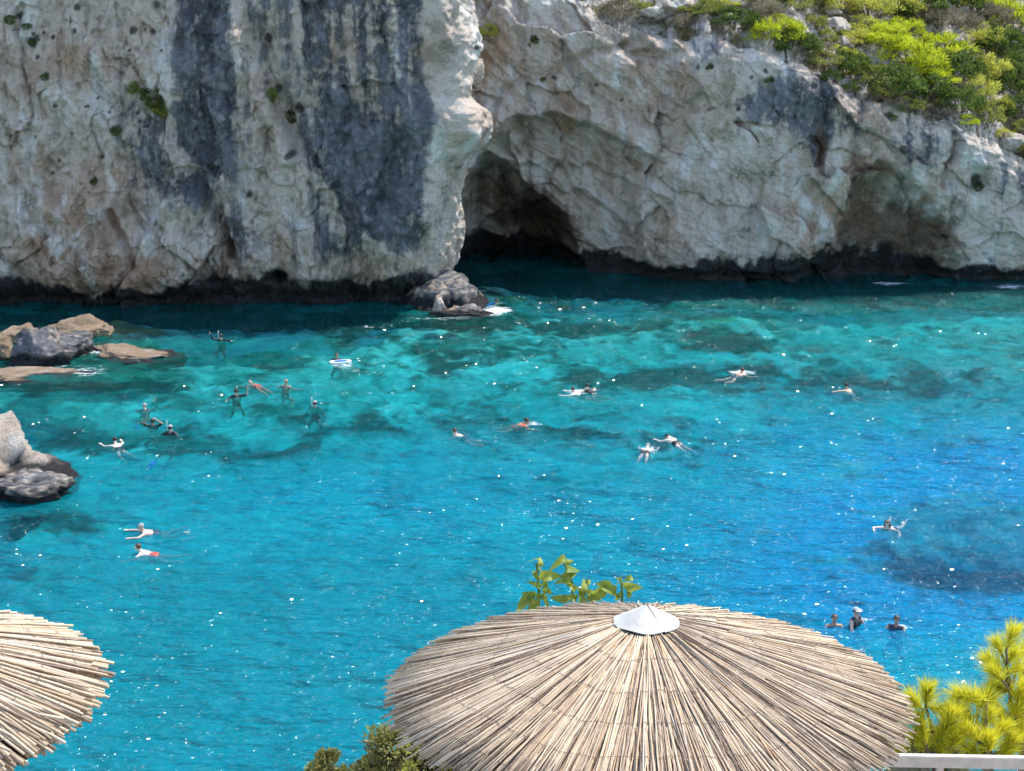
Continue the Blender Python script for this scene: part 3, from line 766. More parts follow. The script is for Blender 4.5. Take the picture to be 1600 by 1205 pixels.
#@@MORE
# ------------------------------------------------------------------ rocks standing in the water
def boulder(name, label, centre, size, seed, stain=0.0, och=0.1, wetline=0.5, group=None, rot=0.0, sharp=0.3, res=40, cat='rock', power=1.0, dark=None):
    bm = bmesh.new()
    bmesh.ops.create_icosphere(bm, subdivisions=5 if res > 30 else 4, radius=1.0)
    P = np.array([v.co[:] for v in bm.verts])
    rr_ = np.random.default_rng(int(seed) * 7 + 1)
    for k in range(16):
        n_ = rr_.normal(size=3); n_ /= np.linalg.norm(n_)
        ex = np.maximum(0, P @ n_ - rr_.uniform(0.60, 0.92)); P = P - 0.95 * ex[:, None] * n_
    q = P * 1.1 + seed * 3.7
    sz = np.array(size, float)
    d = 0.28 * fbm(q, 3) + sharp * (ridged(q * 0.9 + 5, 4) - 0.45)
    fa, ja = facets(q * 1.2 + 3, 1.0); fb, jb = facets(q * 3.1 + 8, 1.0)
    d += 0.06 * fa + 0.02 * fb - 0.03 * ja + 0.07 * (ridged(q * 3.2, 4) - 0.4) + 0.04 * fbm(q * 7, 3)
    P = P * (1 + d)[:, None] * sz
    c, s_ = math.cos(rot), math.sin(rot)
    P = np.stack([P[:, 0] * c - P[:, 1] * s_, P[:, 0] * s_ + P[:, 1] * c, P[:, 2]], 1)
    for v, co in zip(bm.verts, P): v.co = co
    m = bpy.data.meshes.new(name); bm.to_mesh(m); bm.free()
    m.polygons.foreach_set('use_smooth', [True] * len(m.polygons))
    W = P + np.array(centre)
    wet = 0.9 - (W[:, 2]) / wetline
    n = len(P)
    co, w = rock_colour(W * 1.6, W[:, 0] * 0, W[:, 0] * 0, np.full(n, stain - 0.5), np.full(n, och), wet, np.full(n, -0.2), np.full(n, -0.1 if dark is None else dark))
    set_colour(m, co, w)
    o = link(name, m, ROCKF); o.location = centre
    tag(o, label, cat, group)
    return o
def at(u, v, z=0.0): return on_z(u, v, z)
# the rounded block and its broken ledge at the foot of the left cliff's corner
c = at(712, 484); boulder('boulder', 'rounded dark boulder at the foot of the cliff corner beside the cave mouth', (c.x - 0.75, c.y + 1.4, 0.10), (2.2, 1.9, 1.5), 3, 0.9, 0.1, 1.2, sharp=0.22)  # strong stain amount paints shade over the whole boulder
c = at(720, 492); boulder('rock_ledge', 'low broken wet ledge in front of the rounded boulder at the cave mouth', (c.x, c.y, -0.05), (1.5, 0.7, 0.50), 5, 0.7, 0.4, 0.6, sharp=0.5)
c = at(686, 489); boulder('rock', 'small pointed pale stone leaning against the rounded boulder by the cave', (c.x, c.y, 0.15), (0.42, 0.35, 0.75), 9, -0.3, 0.2, 0.25, sharp=0.4, res=20)
# left-hand shoal
G = 'rocks of the shoal at the left'
c = at(66, 570); boulder('boulder', 'largest dark grey boulder of the shoal at the left edge', (c.x, c.y + 0.8, 0.25), (1.75, 1.3, 1.05), 12, 1.1, 0.2, 0.8, G, 0.2, 0.5)
c = at(100, 558); boulder('boulder', 'smaller dark boulder just right of the largest dark boulder', (c.x, c.y + 1.2, 0.15), (1.35, 1.1, 0.85), 14, 1.1, 0.1, 0.6, G, -0.3, 0.4)
c = at(112, 530); boulder('rock_ledge', 'long yellowish flat rock ledge beside the bald bather', (c.x, c.y + 0.6, 0.15), (2.0, 1.3, 0.85), 18, -0.3, 0.9, 0.12, G, 0.15, 0.25, dark=0.75)
c = at(28, 535); boulder('rock_ledge', 'small yellowish rock behind the largest dark boulder', (c.x, c.y + 0.7, 0.1), (1.1, 1.0, 0.8), 21, -0.2, 0.9, 0.15, G, 0.5, 0.25, dark=0.75)
c = at(4, 560); boulder('rock', 'yellowish rock cut by the left edge beside the dark boulder', (c.x - 0.2, c.y + 0.5, 0.1), (0.8, 0.9, 0.95), 25, -0.2, 0.9, 0.2, G, 0.1, 0.25, dark=0.75)
c = at(160, 556); boulder('rock_ledge', 'brown weed-covered ledge awash right of the dark boulders', (c.x + 1.0, c.y + 0.3, -0.22), (2.5, 1.5, 0.42), 28, -0.1, 0.9, 0.10, G, -0.1, 0.65, dark=0.75)
c = at(60, 590); boulder('rock_ledge', 'long low brown ledge awash in front of the dark boulders', (c.x - 0.4, c.y + 0.3, -0.24), (3.6, 1.3, 0.45), 31, 0.0, 0.9, 0.10, G, 0.05, 0.65, dark=0.75)
# sunlit outcrop on the left edge
c = at(18, 776); boulder('rock_outcrop', 'sunlit pale rock outcrop rising from the water at the left edge', (c.x - 2.0, c.y + 1.2, -0.1), (3.0, 2.2, 2.5), 37, 0.20, 0.35, 1.3, None, 0.5, 0.45, dark=-0.1)
c = at(52, 778); boulder('rock', 'dark jagged wet rock at the foot of the sunlit outcrop', (c.x - 0.5, c.y + 0.6, 0.05), (1.7, 1.0, 0.75), 38, 0.9, 0, 0.8, None, 0.1, 0.7)

# ------------------------------------------------------------------ shrubs
def leaf_cloud(name, rx, ry, rz, clumps, per, leaf, seed, flat=0.0, spiky=False, low=0.0, narrow=0.45):
    rg = np.random.default_rng(seed)
    V, F, A = [], [], []
    cen = []
    for k in range(clumps):
        th = rg.uniform(0, 2 * math.pi); ph = math.acos(rg.uniform(-0.15 + low, 1))
        rr = rg.uniform(0.55, 1.0) ** 0.6
        cen.append((rr * rx * math.sin(ph) * math.cos(th), rr * ry * math.sin(ph) * math.sin(th), rz * (0.08 + 0.92 * max(0.02, rr * math.cos(ph)))))
    cen = np.array(cen)
    cr = (rx + ry + rz) / 3 * 0.30
    vi = 0
    for k in range(clumps):
        shade = rg.uniform(0, 1)
        n = per
        dirs = rg.normal(size=(n, 3)); dirs /= np.linalg.norm(dirs, axis=1)[:, None]
        dirs[:, 2] = np.abs(dirs[:, 2]) * 0.9 - 0.2
        rad = cr * rg.uniform(0.5, 1.2) * rg.random(n) ** 0.4
        pos = cen[k] + dirs * rad[:, None] * np.array((1, 1, 1 - flat))
        pos[:, 2] = np.maximum(pos[:, 2], 0.02)
        out = dirs * (1.2 if spiky else 0.6) + rg.normal(size=(n, 3)) * 0.5 + np.array((0, 0, 0.5))
        out /= np.linalg.norm(out, axis=1)[:, None]
        sd = np.cross(out, rg.normal(size=(n, 3))); sd /= np.linalg.norm(sd, axis=1)[:, None]
        L = leaf * rg.uniform(0.6, 1.3, n)[:, None]; Wd = L * narrow * 0.5
        a = pos; b = pos + out * L * 0.5 + sd * Wd; c = pos + out * L; d = pos + out * L * 0.5 - sd * Wd
        V.append(np.stack([a, b, c, d], 1).reshape(-1, 3))
        F.append(np.arange(vi, vi + 4 * n).reshape(-1, 4)); vi += 4 * n
        A.append(np.repeat(np.clip(0.75 * shade + rg.uniform(-0.1, 0.35, n), 0, 1), 4))
    V = np.concatenate(V); F = np.concatenate(F); A = np.concatenate(A)
    m = bpy.data.meshes.new(name)
    m.vertices.add(len(V)); m.vertices.foreach_set('co', V.reshape(-1).astype(np.float32))
    m.loops.add(F.size); m.loops.foreach_set('vertex_index', F.reshape(-1).astype(np.int32))
    m.polygons.add(len(F)); m.polygons.foreach_set('loop_start', np.arange(0, F.size, 4, dtype=np.int32))
    m.update(calc_edges=True)
    fattr(m, 'rnd', A)
    mb = MB()
    for k in range(0, clumps, 2):
        cc = Vector(cen[k]); b0 = Vector((cc.x * 0.12, cc.y * 0.12, -0.15))
        mid = b0.lerp(cc, 0.5) + Vector((rg.normal() * 0.05, rg.normal() * 0.05, 0.0))
        mb.tube([b0, mid, cc], [0.035 * rz + 0.01, 0.022 * rz + 0.006, 0.006], 5)
    return m, mb.mesh(name + '_stems')
LM = {
    'bright': leaf_material('bright_pine_needles', (0.26, 0.32, 0.02), (0.64, 0.68, 0.04), 0.5),
    'dark': leaf_material('dark_evergreen_leaves', (0.04, 0.07, 0.015), (0.17, 0.23, 0.04), 0.35),
    'olive': leaf_material('olive_leaves', (0.12, 0.14, 0.03), (0.36, 0.38, 0.08), 0.4),
    'grey': leaf_material('dry_grey_brown_twigs', (0.14, 0.11, 0.07), (0.36, 0.30, 0.20), 0.2),
    'yellow': leaf_material('yellow_green_leaves', (0.30, 0.31, 0.04), (0.64, 0.62, 0.12), 0.45),
}
VAR = {}
for kname, args in (('bright', dict(flat=0.3, spiky=True, narrow=0.16)), ('dark', dict()), ('olive', dict(narrow=0.35)), ('grey', dict(spiky=True, narrow=0.14)), ('yellow', dict(spiky=True, narrow=0.3))):
    VAR[kname] = []
    for k in range(3):
        a, b = leaf_cloud('shrub_crown', 1.0, 1.0, 0.85, 34, 60, 0.15 if kname not in ('bright', 'grey') else 0.24, 100 + 10 * len(VAR) + k, **args)
        a.materials.append(LM[kname]); b.materials.append(TWIG if kname == 'grey' else BARK)
        VAR[kname].append((a, b))
def plant(name, kind, loc, size, rz, seed, parts=('crown', 'trunk')):
    a, b = VAR[kind][seed % 3]
    e = empty(name, loc, rz)
    e.scale = size
    link(parts[0], a, None, e); link(parts[1], b, None, e)
    return e
# (u, v of the foot, radius in photo pixels, height ratio, kind) read off the photograph
SHR = [(1150, 38, 34, .8, 'dark'), (1108, 22, 26, .8, 'olive'), (1215, 62, 40, .8, 'bright'), (1238, 78, 36, .8, 'dark'), (1192, 22, 30, .7, 'grey'), (965, 26, 34, .7, 'grey'), (1000, 18, 24, .7, 'olive'), (1062, 40, 18, .8, 'grey'), (1080, 18, 24, .6, 'olive'),
       (1420, 95, 46, .7, 'bright'), (1385, 66, 40, .7, 'bright'), (1470, 80, 40, .7, 'bright'), (1440, 112, 36, .7, 'bright'), (1360, 24, 44, .8, 'yellow'), (1310, 16, 34, .8, 'yellow'), (1400, 20, 44, .8, 'yellow'), (1335, 70, 34, .7, 'yellow'), (1400, 140, 44, .8, 'dark'), (1450, 150, 40, .8, 'dark'), (1490, 120, 44, .9, 'dark'), (1325, 110, 36, .8, 'dark'), (1350, 130, 30, .8, 'olive'),
       (1285, 100, 30, .7, 'olive'), (1300, 130, 22, .7, 'dark'), (1380, 152, 26, .8, 'olive'), (1420, 172, 24, .8, 'olive'), (1500, 170, 36, .9, 'dark'), (1540, 190, 30, .9, 'olive'), (1525, 150, 30, 1.1, 'yellow'), (1545, 125, 34, 1.0, 'yellow'), (1590, 180, 34, .9, 'dark'), (1585, 140, 40, .9, 'dark'), (1480, 45, 40, .8, 'grey'), (1530, 70, 40, .8, 'yellow'), (1590, 45, 44, .9, 'bright'), (1560, 80, 44, .8, 'dark'), (1440, 25, 40, .8, 'dark'),
       (1240, 12, 30, .7, 'olive'), (1270, 40, 26, .6, 'olive'), (1500, 12, 40, .8, 'dark'), (1580, 110, 34, .8, 'dark'), (1510, 195, 18, .8, 'bright'), (1475, 178, 20, .8, 'grey'), (1565, 215, 18, .7, 'yellow'), (1360, 160, 16, .7, 'grey'), (1265, 72, 22, .7, 'grey'), (1530, 8, 34, .8, 'bright'), (1290, 62, 22, .7, 'olive'), (1460, 130, 30, .7, 'bright'), (1600, 205, 20, .8, 'olive'),
       (1130, 8, 24, .7, 'yellow'), (1180, 4, 26, .7, 'olive'), (1330, 95, 24, .7, 'yellow'), (1400, 190 - 14, 18, .7, 'grey'), (1450, 185, 18, .7, 'grey'), (1550, 40, 36, .8, 'grey'), (1345, 45, 30, .7, 'yellow'), (1410, 55, 36, .7, 'bright'), (1500, 95, 34, .7, 'olive')]
rs = random.Random(11)
taken = [(a, b, c) for a, b, c, _, _ in SHR]
for k in range(900):
    u_, v_ = rs.uniform(930, 1620), rs.uniform(-6, 235)
    e_v = float(np.interp(u_, [a for a, b in EDGE], [b for a, b in EDGE]))
    r_ = rs.uniform(10, 24)
    if v_ > e_v - 5 or len(SHR) > 150: continue
    if 1290 < u_ < 1330 and v_ < 75 and rs.random() < 0.9: continue      # bare white rock shows here
    if u_ < 1100 and rs.random() < 0.7: continue
    if any(math.hypot(u_ - a, v_ - b) < 0.50 * (r_ + c) for a, b, c in taken): continue
    taken.append((u_, v_, r_))
    SHR.append((u_, v_, r_, rs.uniform(.6, .9), rs.choice(['dark', 'olive', 'olive', 'grey', 'bright', 'yellow', 'yellow'])))
KW = {'bright': ('bright lime-green needle shrub', 'pine_shrub'), 'dark': ('dark green evergreen shrub', 'evergreen_shrub'), 'olive': ('olive green low shrub', 'olive_shrub'), 'grey': ('dry grey-brown twiggy bush', 'dry_bush'), 'yellow': ('pale yellow-green bush', 'broom_bush')}
ORD = ['first', 'second', 'third', 'fourth', 'fifth', 'sixth', 'seventh', 'eighth', 'ninth', 'tenth', 'eleventh', 'twelfth', 'thirteenth', 'fourteenth', 'fifteenth', 'sixteenth', 'seventeenth', 'eighteenth', 'nineteenth', 'twentieth'] + ['twenty-' + w for w in ('first', 'second', 'third', 'fourth', 'fifth', 'sixth', 'seventh', 'eighth', 'ninth')] + ['thirtieth']
def row_of(u_, v_):
    e_v = float(np.interp(u_, [a for a, b in EDGE], [b for a, b in EDGE]))
    h_ = e_v - v_
    return 'near the cliff brow' if h_ < 35 else ('halfway up the slope' if h_ < 100 else 'high on the slope')
rows = {}
for q in sorted(SHR):
    rows.setdefault((q[4], row_of(q[0], q[1])), []).append(q)
for (kind, row), lst in rows.items():
    for k, (u_, v_, r_, hr, _) in enumerate(lst):
        c = on_hill(u_, v_)
        if c is None: continue
        zc = c.y * CP + (CAMH - c.z) * SP
        rad = r_ * zc / FPX
        o = plant(KW[kind][1], kind, (c.x, c.y, c.z - 0.1), (rad * rs.uniform(.9, 1.15), rad * rs.uniform(.85, 1.1), rad * hr * 1.25), rs.uniform(0, 6.28), k)
        tag(o, '%s %s, %s such from the left' % (KW[kind][0], row, ORD[min(k, 29)]), 'shrub', 'shrubs on the hillside above the cliff')
# tufts rooted in the cliff faces
def on_cliff(u_, v_, G_):
    uu_, vv_ = proj(G_[..., 0], G_[..., 1], G_[..., 2])
    k = np.argmin((uu_ - u_) ** 2 + (vv_ - v_) ** 2 + 0.0 * G_[..., 1])
    return Vector(G_.reshape(-1, 3)[k])
def tuft(label, u_, v_, r_, kind, G_, hr=0.8, hang=0.0, name='cliff_plant'):
    c = on_cliff(u_, v_, G_)
    rad = r_ * 78 / FPX
    o = plant(name, kind, (c.x, c.y - 0.05, c.z - 0.1), (rad, rad * 0.8, rad * hr * 1.3), u_, int(u_))
    o.rotation_euler = (R(hang), 0, 0)
    tag(o, label, 'plant', 'plants growing out of the cliff faces')
tuft('large hanging green bush halfway up the stained left cliff', 246, 150, 22, 'dark', LEFT, 1.0, 70)
tuft('yellow-green leafy spray in the middle of the large hanging cliff bush', 248, 168, 15, 'yellow', LEFT, 1.0, 80)
tuft('upper left tuft of the bush group on the left cliff', 212, 135, 12, 'olive', LEFT, 0.9, 60)
tuft('olive tuft beside the bright diagonal ridge of the left cliff', 425, 150, 15, 'olive', LEFT, 1.0, 60)
tuft('dark tuft below the diagonal ridge right of its lower end', 455, 180, 12, 'dark', LEFT, 0.8, 60)
tuft('bright round bush on the sunlit ledge where the two cliffs meet', 763, 52, 16, 'yellow', RIGHT, 1.0, 20)
tuft('small dark tuft left of the bush on the sunlit ledge', 735, 56, 9, 'olive', LEFT, 1.0, 20)
tuft('small dark tuft at the top left corner of the left cliff', 17, 28, 9, 'dark', LEFT, 0.7, 60)
tuft('second small dark tuft near the top left corner', 42, 40, 7, 'dark', LEFT, 0.7, 60)
tuft('small dark tuft on the pale left cliff near its left edge', 50, 64, 6, 'dark', LEFT, 0.7, 60)
tuft('small dark tuft on the pale face beneath the other corner tufts', 72, 118, 7, 'dark', LEFT, 0.7, 60)
tuft('dark tuft left of the lower dark stain of the left cliff', 183, 203, 9, 'dark', LEFT, 0.7, 60)
tuft('lowest small dark tuft on the pale left cliff', 147, 282, 6, 'dark', LEFT, 0.7, 60)
tuft('small tuft at the end of the long crack over the cave', 851, 124, 7, 'dark', RIGHT, 0.8, 50)
tuft('small dark tuft high on the cliff right of the meeting ledge', 836, 62, 7, 'dark', RIGHT, 0.8, 50)
tuft('small dark tuft on the pale face under the brow', 1108, 104, 6, 'dark', RIGHT, 0.8, 50)
tuft('small dark tuft above the dark stain of the right cliff', 1201, 124, 7, 'dark', RIGHT, 0.8, 50)
tuft('dark tuft in the hollow at the right end of the cliff', 1527, 290, 11, 'dark', RIGHT, 0.8, 50)
tuft('olive tuft on the brow above the right hollow', 1392, 183, 9, 'olive', RIGHT, 0.8, 40)

# bare white rocks among the scrub
for k, (u_, v_, r_, lab) in enumerate(((1305, 45, 22, 'largest bare white rock in the gap of the green slope'), (1320, 70, 15, 'white rock under the largest bare rock of the slope'), (1165, 8, 20, 'white rock at the top edge left of the scrub'), (1060, 12, 22, 'pale rock at the top left end of the hillside'), (1370, 128, 16, 'white rock below the lime-green shrubs'), (1512, 22, 14, 'small white rock high on the right of the slope'), (1560, 165, 17, 'pale rock between the bushes at the right edge'), (1020, 28, 18, 'pale broken rock on the brow at the left'), (1475, 60, 13, 'small white rock right of the lime-green shrubs'), (1300, 20, 16, 'white rock uppermost in the gap of the slope'), (1578, 228, 20, 'pale broken rock on the brow at the right edge'), (1345, 165, 13, 'pink-white stone on the brow by the dark stain'))):
    c = on_hill(u_, v_)
    if c is None: continue
    rr_ = r_ * 88 / FPX
    o = boulder('hillside_rock', lab, (c.x, c.y, c.z + 0.1), (rr_ * 1.2, rr_ * 0.9, rr_ * 0.75), 50 + k, -0.8, -0.4, 1.0, 'white rocks on the hillside', k * 1.3, 0.45, 20, dark=-0.6)

# dry ground cover between the shrubs
def ground_cover():
    rg = np.random.default_rng(5)
    n = 5200
    x = rg.uniform(3, 33, n); d = rg.uniform(0.3, 17, n)
    y, z = hill_base(x, d)
    keep = fbm(np.stack([x, y, 0 * x], 1) * 0.35 + 4, 3) > -0.12
    x, y, z = x[keep], y[keep], z[keep]; n = len(x)
    k = 7
    ang = rg.uniform(0, 2 * math.pi, (n, k)); ln = rg.uniform(0.12, 0.36, (n, k)); til = rg.uniform(0.2, 0.9, (n, k))
    b = np.stack([x, y, z - 0.03], 1)[:, None, :] + rg.normal(size=(n, k, 3)) * np.array((0.12, 0.12, 0.0))
    t = b + np.stack([np.cos(ang) * np.sin(til), np.sin(ang) * np.sin(til), np.cos(til)], -1) * ln[..., None]
    sd = np.stack([-np.sin(ang), np.cos(ang), 0 * ang], -1) * 0.035
    mid = (b + t) / 2
    V = np.stack([b, mid + sd, t, mid - sd], 2).reshape(-1, 3)
    m = bpy.data.meshes.new('ground_cover')
    F = np.arange(len(V))
    m.vertices.add(len(V)); m.vertices.foreach_set('co', V.reshape(-1).astype(np.float32))
    m.loops.add(len(F)); m.loops.foreach_set('vertex_index', F.astype(np.int32))
    m.polygons.add(len(F) // 4); m.polygons.foreach_set('loop_start', np.arange(0, len(F), 4, dtype=np.int32))
    m.update(calc_edges=True)
    fattr(m, 'rnd', np.repeat(rg.random(n), 4 * k))
    o = link('ground_cover', m, leaf_material('dry_ground_cover', (0.06, 0.07, 0.02), (0.30, 0.25, 0.11), 0.25))
    tag(o, 'dry grass and low herbs between the shrubs of the hillside', 'ground cover', kind='stuff')
ground_cover()

# ------------------------------------------------------------------ reed parasols
def parasol(label, centre, Rr, Hc, zground, reed_d, seed, view_az, nbase=1500, tilt=R(3.5)):
    rg = random.Random(seed)
    e = empty('reed_parasol', (centre[0], centre[1] - math.tan(tilt) * (centre[2] - zground), zground))
    e.rotation_euler = (-tilt, 0, 0)
    tag(e, label, 'parasol', 'reed parasols on the terraces')
    zr = centre[2] - zground
    def zc(r, lift=0.0): return zr + Hc * (1 - r / Rr) + lift
    def reed_pts(r0, r1, lift0, lift1, wob):
        n = 5
        pts = []
        for k in range(n):
            t = k / (n - 1); r = r0 + (r1 - r0) * t
            pts.append(Vector((r, rg.uniform(-wob, wob) * (0.3 + t), zc(r, lift0 + (lift1 - lift0) * t) + rg.uniform(-1, 1) * reed_d * 0.25)))
        return pts
    def reed(mb, pts, rad, r):
        nn = len(pts)
        mb.tube(pts, [rad * (1.0 - 0.25 * k / (nn - 1)) if False else rad * rg.uniform(.85, 1.1) for k in range(nn)], 5, r)
    # everything under the top layer: one mass of reeds
    mb = MB()
    for k in range(nbase):
        az = 2 * math.pi * ((k * 2.0 / nbase) % 1.0 + rg.uniform(-.4, .4) * 2 / nbase); yaw = rg.gauss(0, 0.03 if k < nbase / 2 else 0.085)
        r0 = (rg.choice([0.05, 0.3, 0.5]) if k < nbase / 2 else rg.choice([0.05, 0.1, 0.2, 0.4, 0.6])) * Rr; r1 = Rr * (rg.uniform(0.95, 1.0) if k < nbase / 2 else rg.uniform(0.95, 1.035))
        lay = (rg.uniform(-2.2, -1.0) if k < nbase / 2 else rg.uniform(-0.9, 1.0)) * reed_d
        pts = reed_pts(r0, r1, lay - 0.2 * reed_d, lay + (abs(rg.gauss(0, 1.2)) * reed_d if k % 5 == 0 else 0), 0.009)
        rot = Matrix.Rotation(az, 3, 'Z'); yw = Matrix.Rotation(yaw, 3, 'Z')
        piv = Vector((r0, 0, 0))
        reed(mb, [rot @ (piv + yw @ (p - piv)) for p in pts], reed_d / 2 * rg.uniform(.75, 1.05), rg.random())
    th = mb.build('thatch', REED, e, True); th['kind'] = 'stuff'
    # dark reed mat under the thatch
    mb = MB(); n = 48; vs = [(0, 0, zc(0, -3.0 * reed_d))]
    for rr_ in (0.5, 0.955):
        vs += [(Rr * rr_ * math.cos(2 * math.pi * k / n), Rr * rr_ * math.sin(2 * math.pi * k / n), zc(Rr * rr_, -2.9 * reed_d)) for k in range(n)]
    nb = len(vs); vs += [(x, y, z - 0.006) for x, y, z in vs]
    fs = []
    for k in range(n):
        a, b = 1 + k, 1 + (k + 1) % n; c_, d_ = a + n, b + n
        fs += [(0, a, b), (a, c_, d_, b), (nb, nb + b, nb + a), (nb + a, nb + b, nb + d_, nb + c_), (c_, nb + c_, nb + d_, d_)]
    mb.add(vs, fs, 0.05); mb.build('mat', MATM, e, True)
    # the top layer, reed by reed (300 that show largest: facing the camera first)
    var = []
    for k in range(14):
        mb = MB(); r0 = Rr * (0.09, 0.1, 0.12, 0.2, 0.32, 0.4, 0.1, 0.5, 0.28, 0.14, 0.09, 0.6, 0.36, 0.11)[k]; r1 = Rr * rg.uniform(0.985, 1.035)
        reed(mb, reed_pts(r0, r1, reed_d * 0.45, reed_d * rg.uniform(0.4, 1.0), 0.010), reed_d / 2 * rg.uniform(.75, 1.05), rg.random())
        m = mb.mesh('reed', True); m.materials.append(REED); var.append(m)
    for k in range(300):
        az = view_az + math.pi * (2 * (k + rg.uniform(-.4, .4)) / 300 - 1) 
        o = bpy.data.objects.new('reed', var[rg.randrange(14)]); COL.objects.link(o)
        o.parent = e
        o.rotation_euler = (0, rg.gauss(0, 0.005), az + rg.gauss(0, 0.03))
        o.location = (rg.gauss(0, 0.012) * Rr, rg.gauss(0, 0.012) * Rr, rg.uniform(-.2, .6) * reed_d)
    # binding wires, scalloped over the reeds
    for rr_ in (0.27, 0.44, 0.60, 0.76, 0.90):
        mb = MB(); n = 150; pts = []
        for k in range(n + 1):
            a = 2 * math.pi * k / n; r = Rr * (rr_ + 0.012 * math.sin(7 * a + seed) + rg.uniform(-.006, .006))
            pts.append(Vector((r * math.cos(a), r * math.sin(a), zc(r, reed_d * (1.45 + 0.35 * math.sin(k * 1.9))))))
        mb.tube(pts, 0.0012, 4, cap=False)
        mb.build('binding_wire', WIRE, e)
    # frame below
    mb = MB(); mb.tube([(0, 0, 0), (0, 0, zr + Hc * 0.93)], 0.035, 12); mb.build('pole', WOOD, e, True)
    for k in range(8):
        a = 2 * math.pi * k / 8 + 0.2
        mb = MB(); c_, s_ = math.cos(a), math.sin(a)
        mb.tube([(0.03 * c_, 0.03 * s_, zc(0.03, -3.6 * reed_d)), (0.93 * Rr * c_, 0.93 * Rr * s_, zc(0.93 * Rr, -3.2 * reed_d))], 0.016, 6)
        mb.build('rib', WOOD, e, True)
    mb = MB(); mb.tube([(Rr * .8 * math.cos(t * .1571), Rr * .8 * math.sin(t * .1571), zc(Rr * .8, -3.4 * reed_d)) for t in range(41)], 0.010, 5, cap=False); mb.build('hoop', WOOD, e, True)
    # sheet-metal cap, a shallow cone lapped over itself at the seam
    mb = MB(); n = 64; rc = 0.128 * Rr; hc = 0.074 * Rr; z0 = zc(rc, reed_d * 1.9); thk = 0.003
    seam = R(-62)
    vs = [(0, 0, z0 + hc)]
    for k in range(n + 1):
        a = seam + 2 * math.pi * 1.0 * k / n
        r = rc * (1 + 0.008 * math.sin(3 * a)); up = 0.005 * (k / n)
        vs.append((r * math.cos(a), r * math.sin(a), z0 + up + 0.004 * math.sin(5 * a)))
    nb = len(vs)
    vs += [(x, y, z - thk) for x, y, z in vs]
    fs = []
    for k in range(1, n + 1):
        fs += [(0, k, k + 1), (nb, nb + k + 1, nb + k), (k, nb + k, nb + k + 1, k + 1)]
    fs += [(0, nb, nb + 1, 1), (0, n + 1, nb + n + 1, nb)]
    mb.add(vs, fs); cp = mb.build('cap', CAPM, e, False)
    mb = MB(); mb.tube([(0, 0, z0 + hc + 0.002), (rc * math.cos(seam), rc * math.sin(seam), z0 + 0.004)], 0.0022, 5); mb.build('seam', WIRE, cp)
    return e
PAR = on_z(1009, 1079, CAMH - 6.77 * 0.450)
def rim_centre(u_, v_, Z_):
    d = ray(u_, v_); return Vector((d[0] * Z_, d[1] * Z_, CAMH + d[2] * Z_))
PC = rim_centre(1008, 1081, 6.85)
parasol('round reed parasol with white metal cap in the bottom centre', PC, 1.175, 0.375, PC.z - 2.25, 0.0082, 3, -math.pi / 2, 2700, tilt=R(2.8))
PL = rim_centre(-222, 1098, 5.2)
parasol('reed parasol cut by the left edge at the bottom', PL, 0.83, 0.30, PL.z - 2.2, 0.0128, 8, 0.0, 1150, tilt=R(1.0))

# ------------------------------------------------------------------ terraces, railing, near slope
def slab(name, label, lo, hi, cat='terrace'):
    bm = bmesh.new(); bmesh.ops.create_cube(bm, size=1)
    for v in bm.verts:
        v.co = [(lo[k] + hi[k]) / 2 + v.co[k] * (hi[k] - lo[k]) for k in range(3)]
    bmesh.ops.bevel(bm, geom=bm.edges[:], offset=0.02, segments=2, affect='EDGES')
    m = bpy.data.meshes.new(name); bm.to_mesh(m); bm.free()
    o = link(name, m, STONE); tag(o, label, cat, kind='structure'); return o
ZT = PC.z - 2.25
slab('terrace', 'stone terrace under the central parasol', (-3.2, 3.2, ZT - 1.2), (8.0, 9.1, ZT))
slab('upper_terrace', 'upper stone terrace under the left parasol', (-9.0, 3.4, ZT - 1.2), (-3.25, 7.2, PL.z - 2.2))
slab('viewing_terrace', 'terrace where the viewer stands', (-9.0, -6.0, ZT - 1.2), (8.0, 1.6, CAMH - 1.62))
ZRAIL = ZT + 1.02
ra, rb = on_z(1225, 1177, ZRAIL), on_z(1720, 1186, ZRAIL)
rail = empty('terrace_railing', (ra.x, ra.y, ZT)); tag(rail, 'pale metal handrail with glass panels at the bottom right', 'railing')
dv = (rb - ra); ln = dv.length; rail.rotation_euler = (0, 0, math.atan2(dv.y, dv.x))
def rbox(name, lo, hi, mat, bev=0.004):
    bm = bmesh.new(); bmesh.ops.create_cube(bm, size=1)
    for v in bm.verts: v.co = [(lo[k] + hi[k]) / 2 + v.co[k] * (hi[k] - lo[k]) for k in range(3)]
    bmesh.ops.bevel(bm, geom=bm.edges[:], offset=bev, segments=2, affect='EDGES')
    m = bpy.data.meshes.new(name); bm.to_mesh(m); bm.free()
    return link(name, m, mat, rail)
rbox('handrail', (0, -0.016, 0.948), (ln, 0.026, 1.022), ALU)
for k in range(3):
    x0 = 0.02 + k * (ln - 0.04) / 2
    rbox('post', (x0 - 0.02, 0.0, 0), (x0 + 0.02, 0.04, 0.946), ALU)
    if k < 2:
        rbox('glass_panel', (x0 + 0.05, 0.014, 0.08), (x0 + (ln - 0.04) / 2 - 0.05, 0.026, 0.944), GLASS, 0.002)
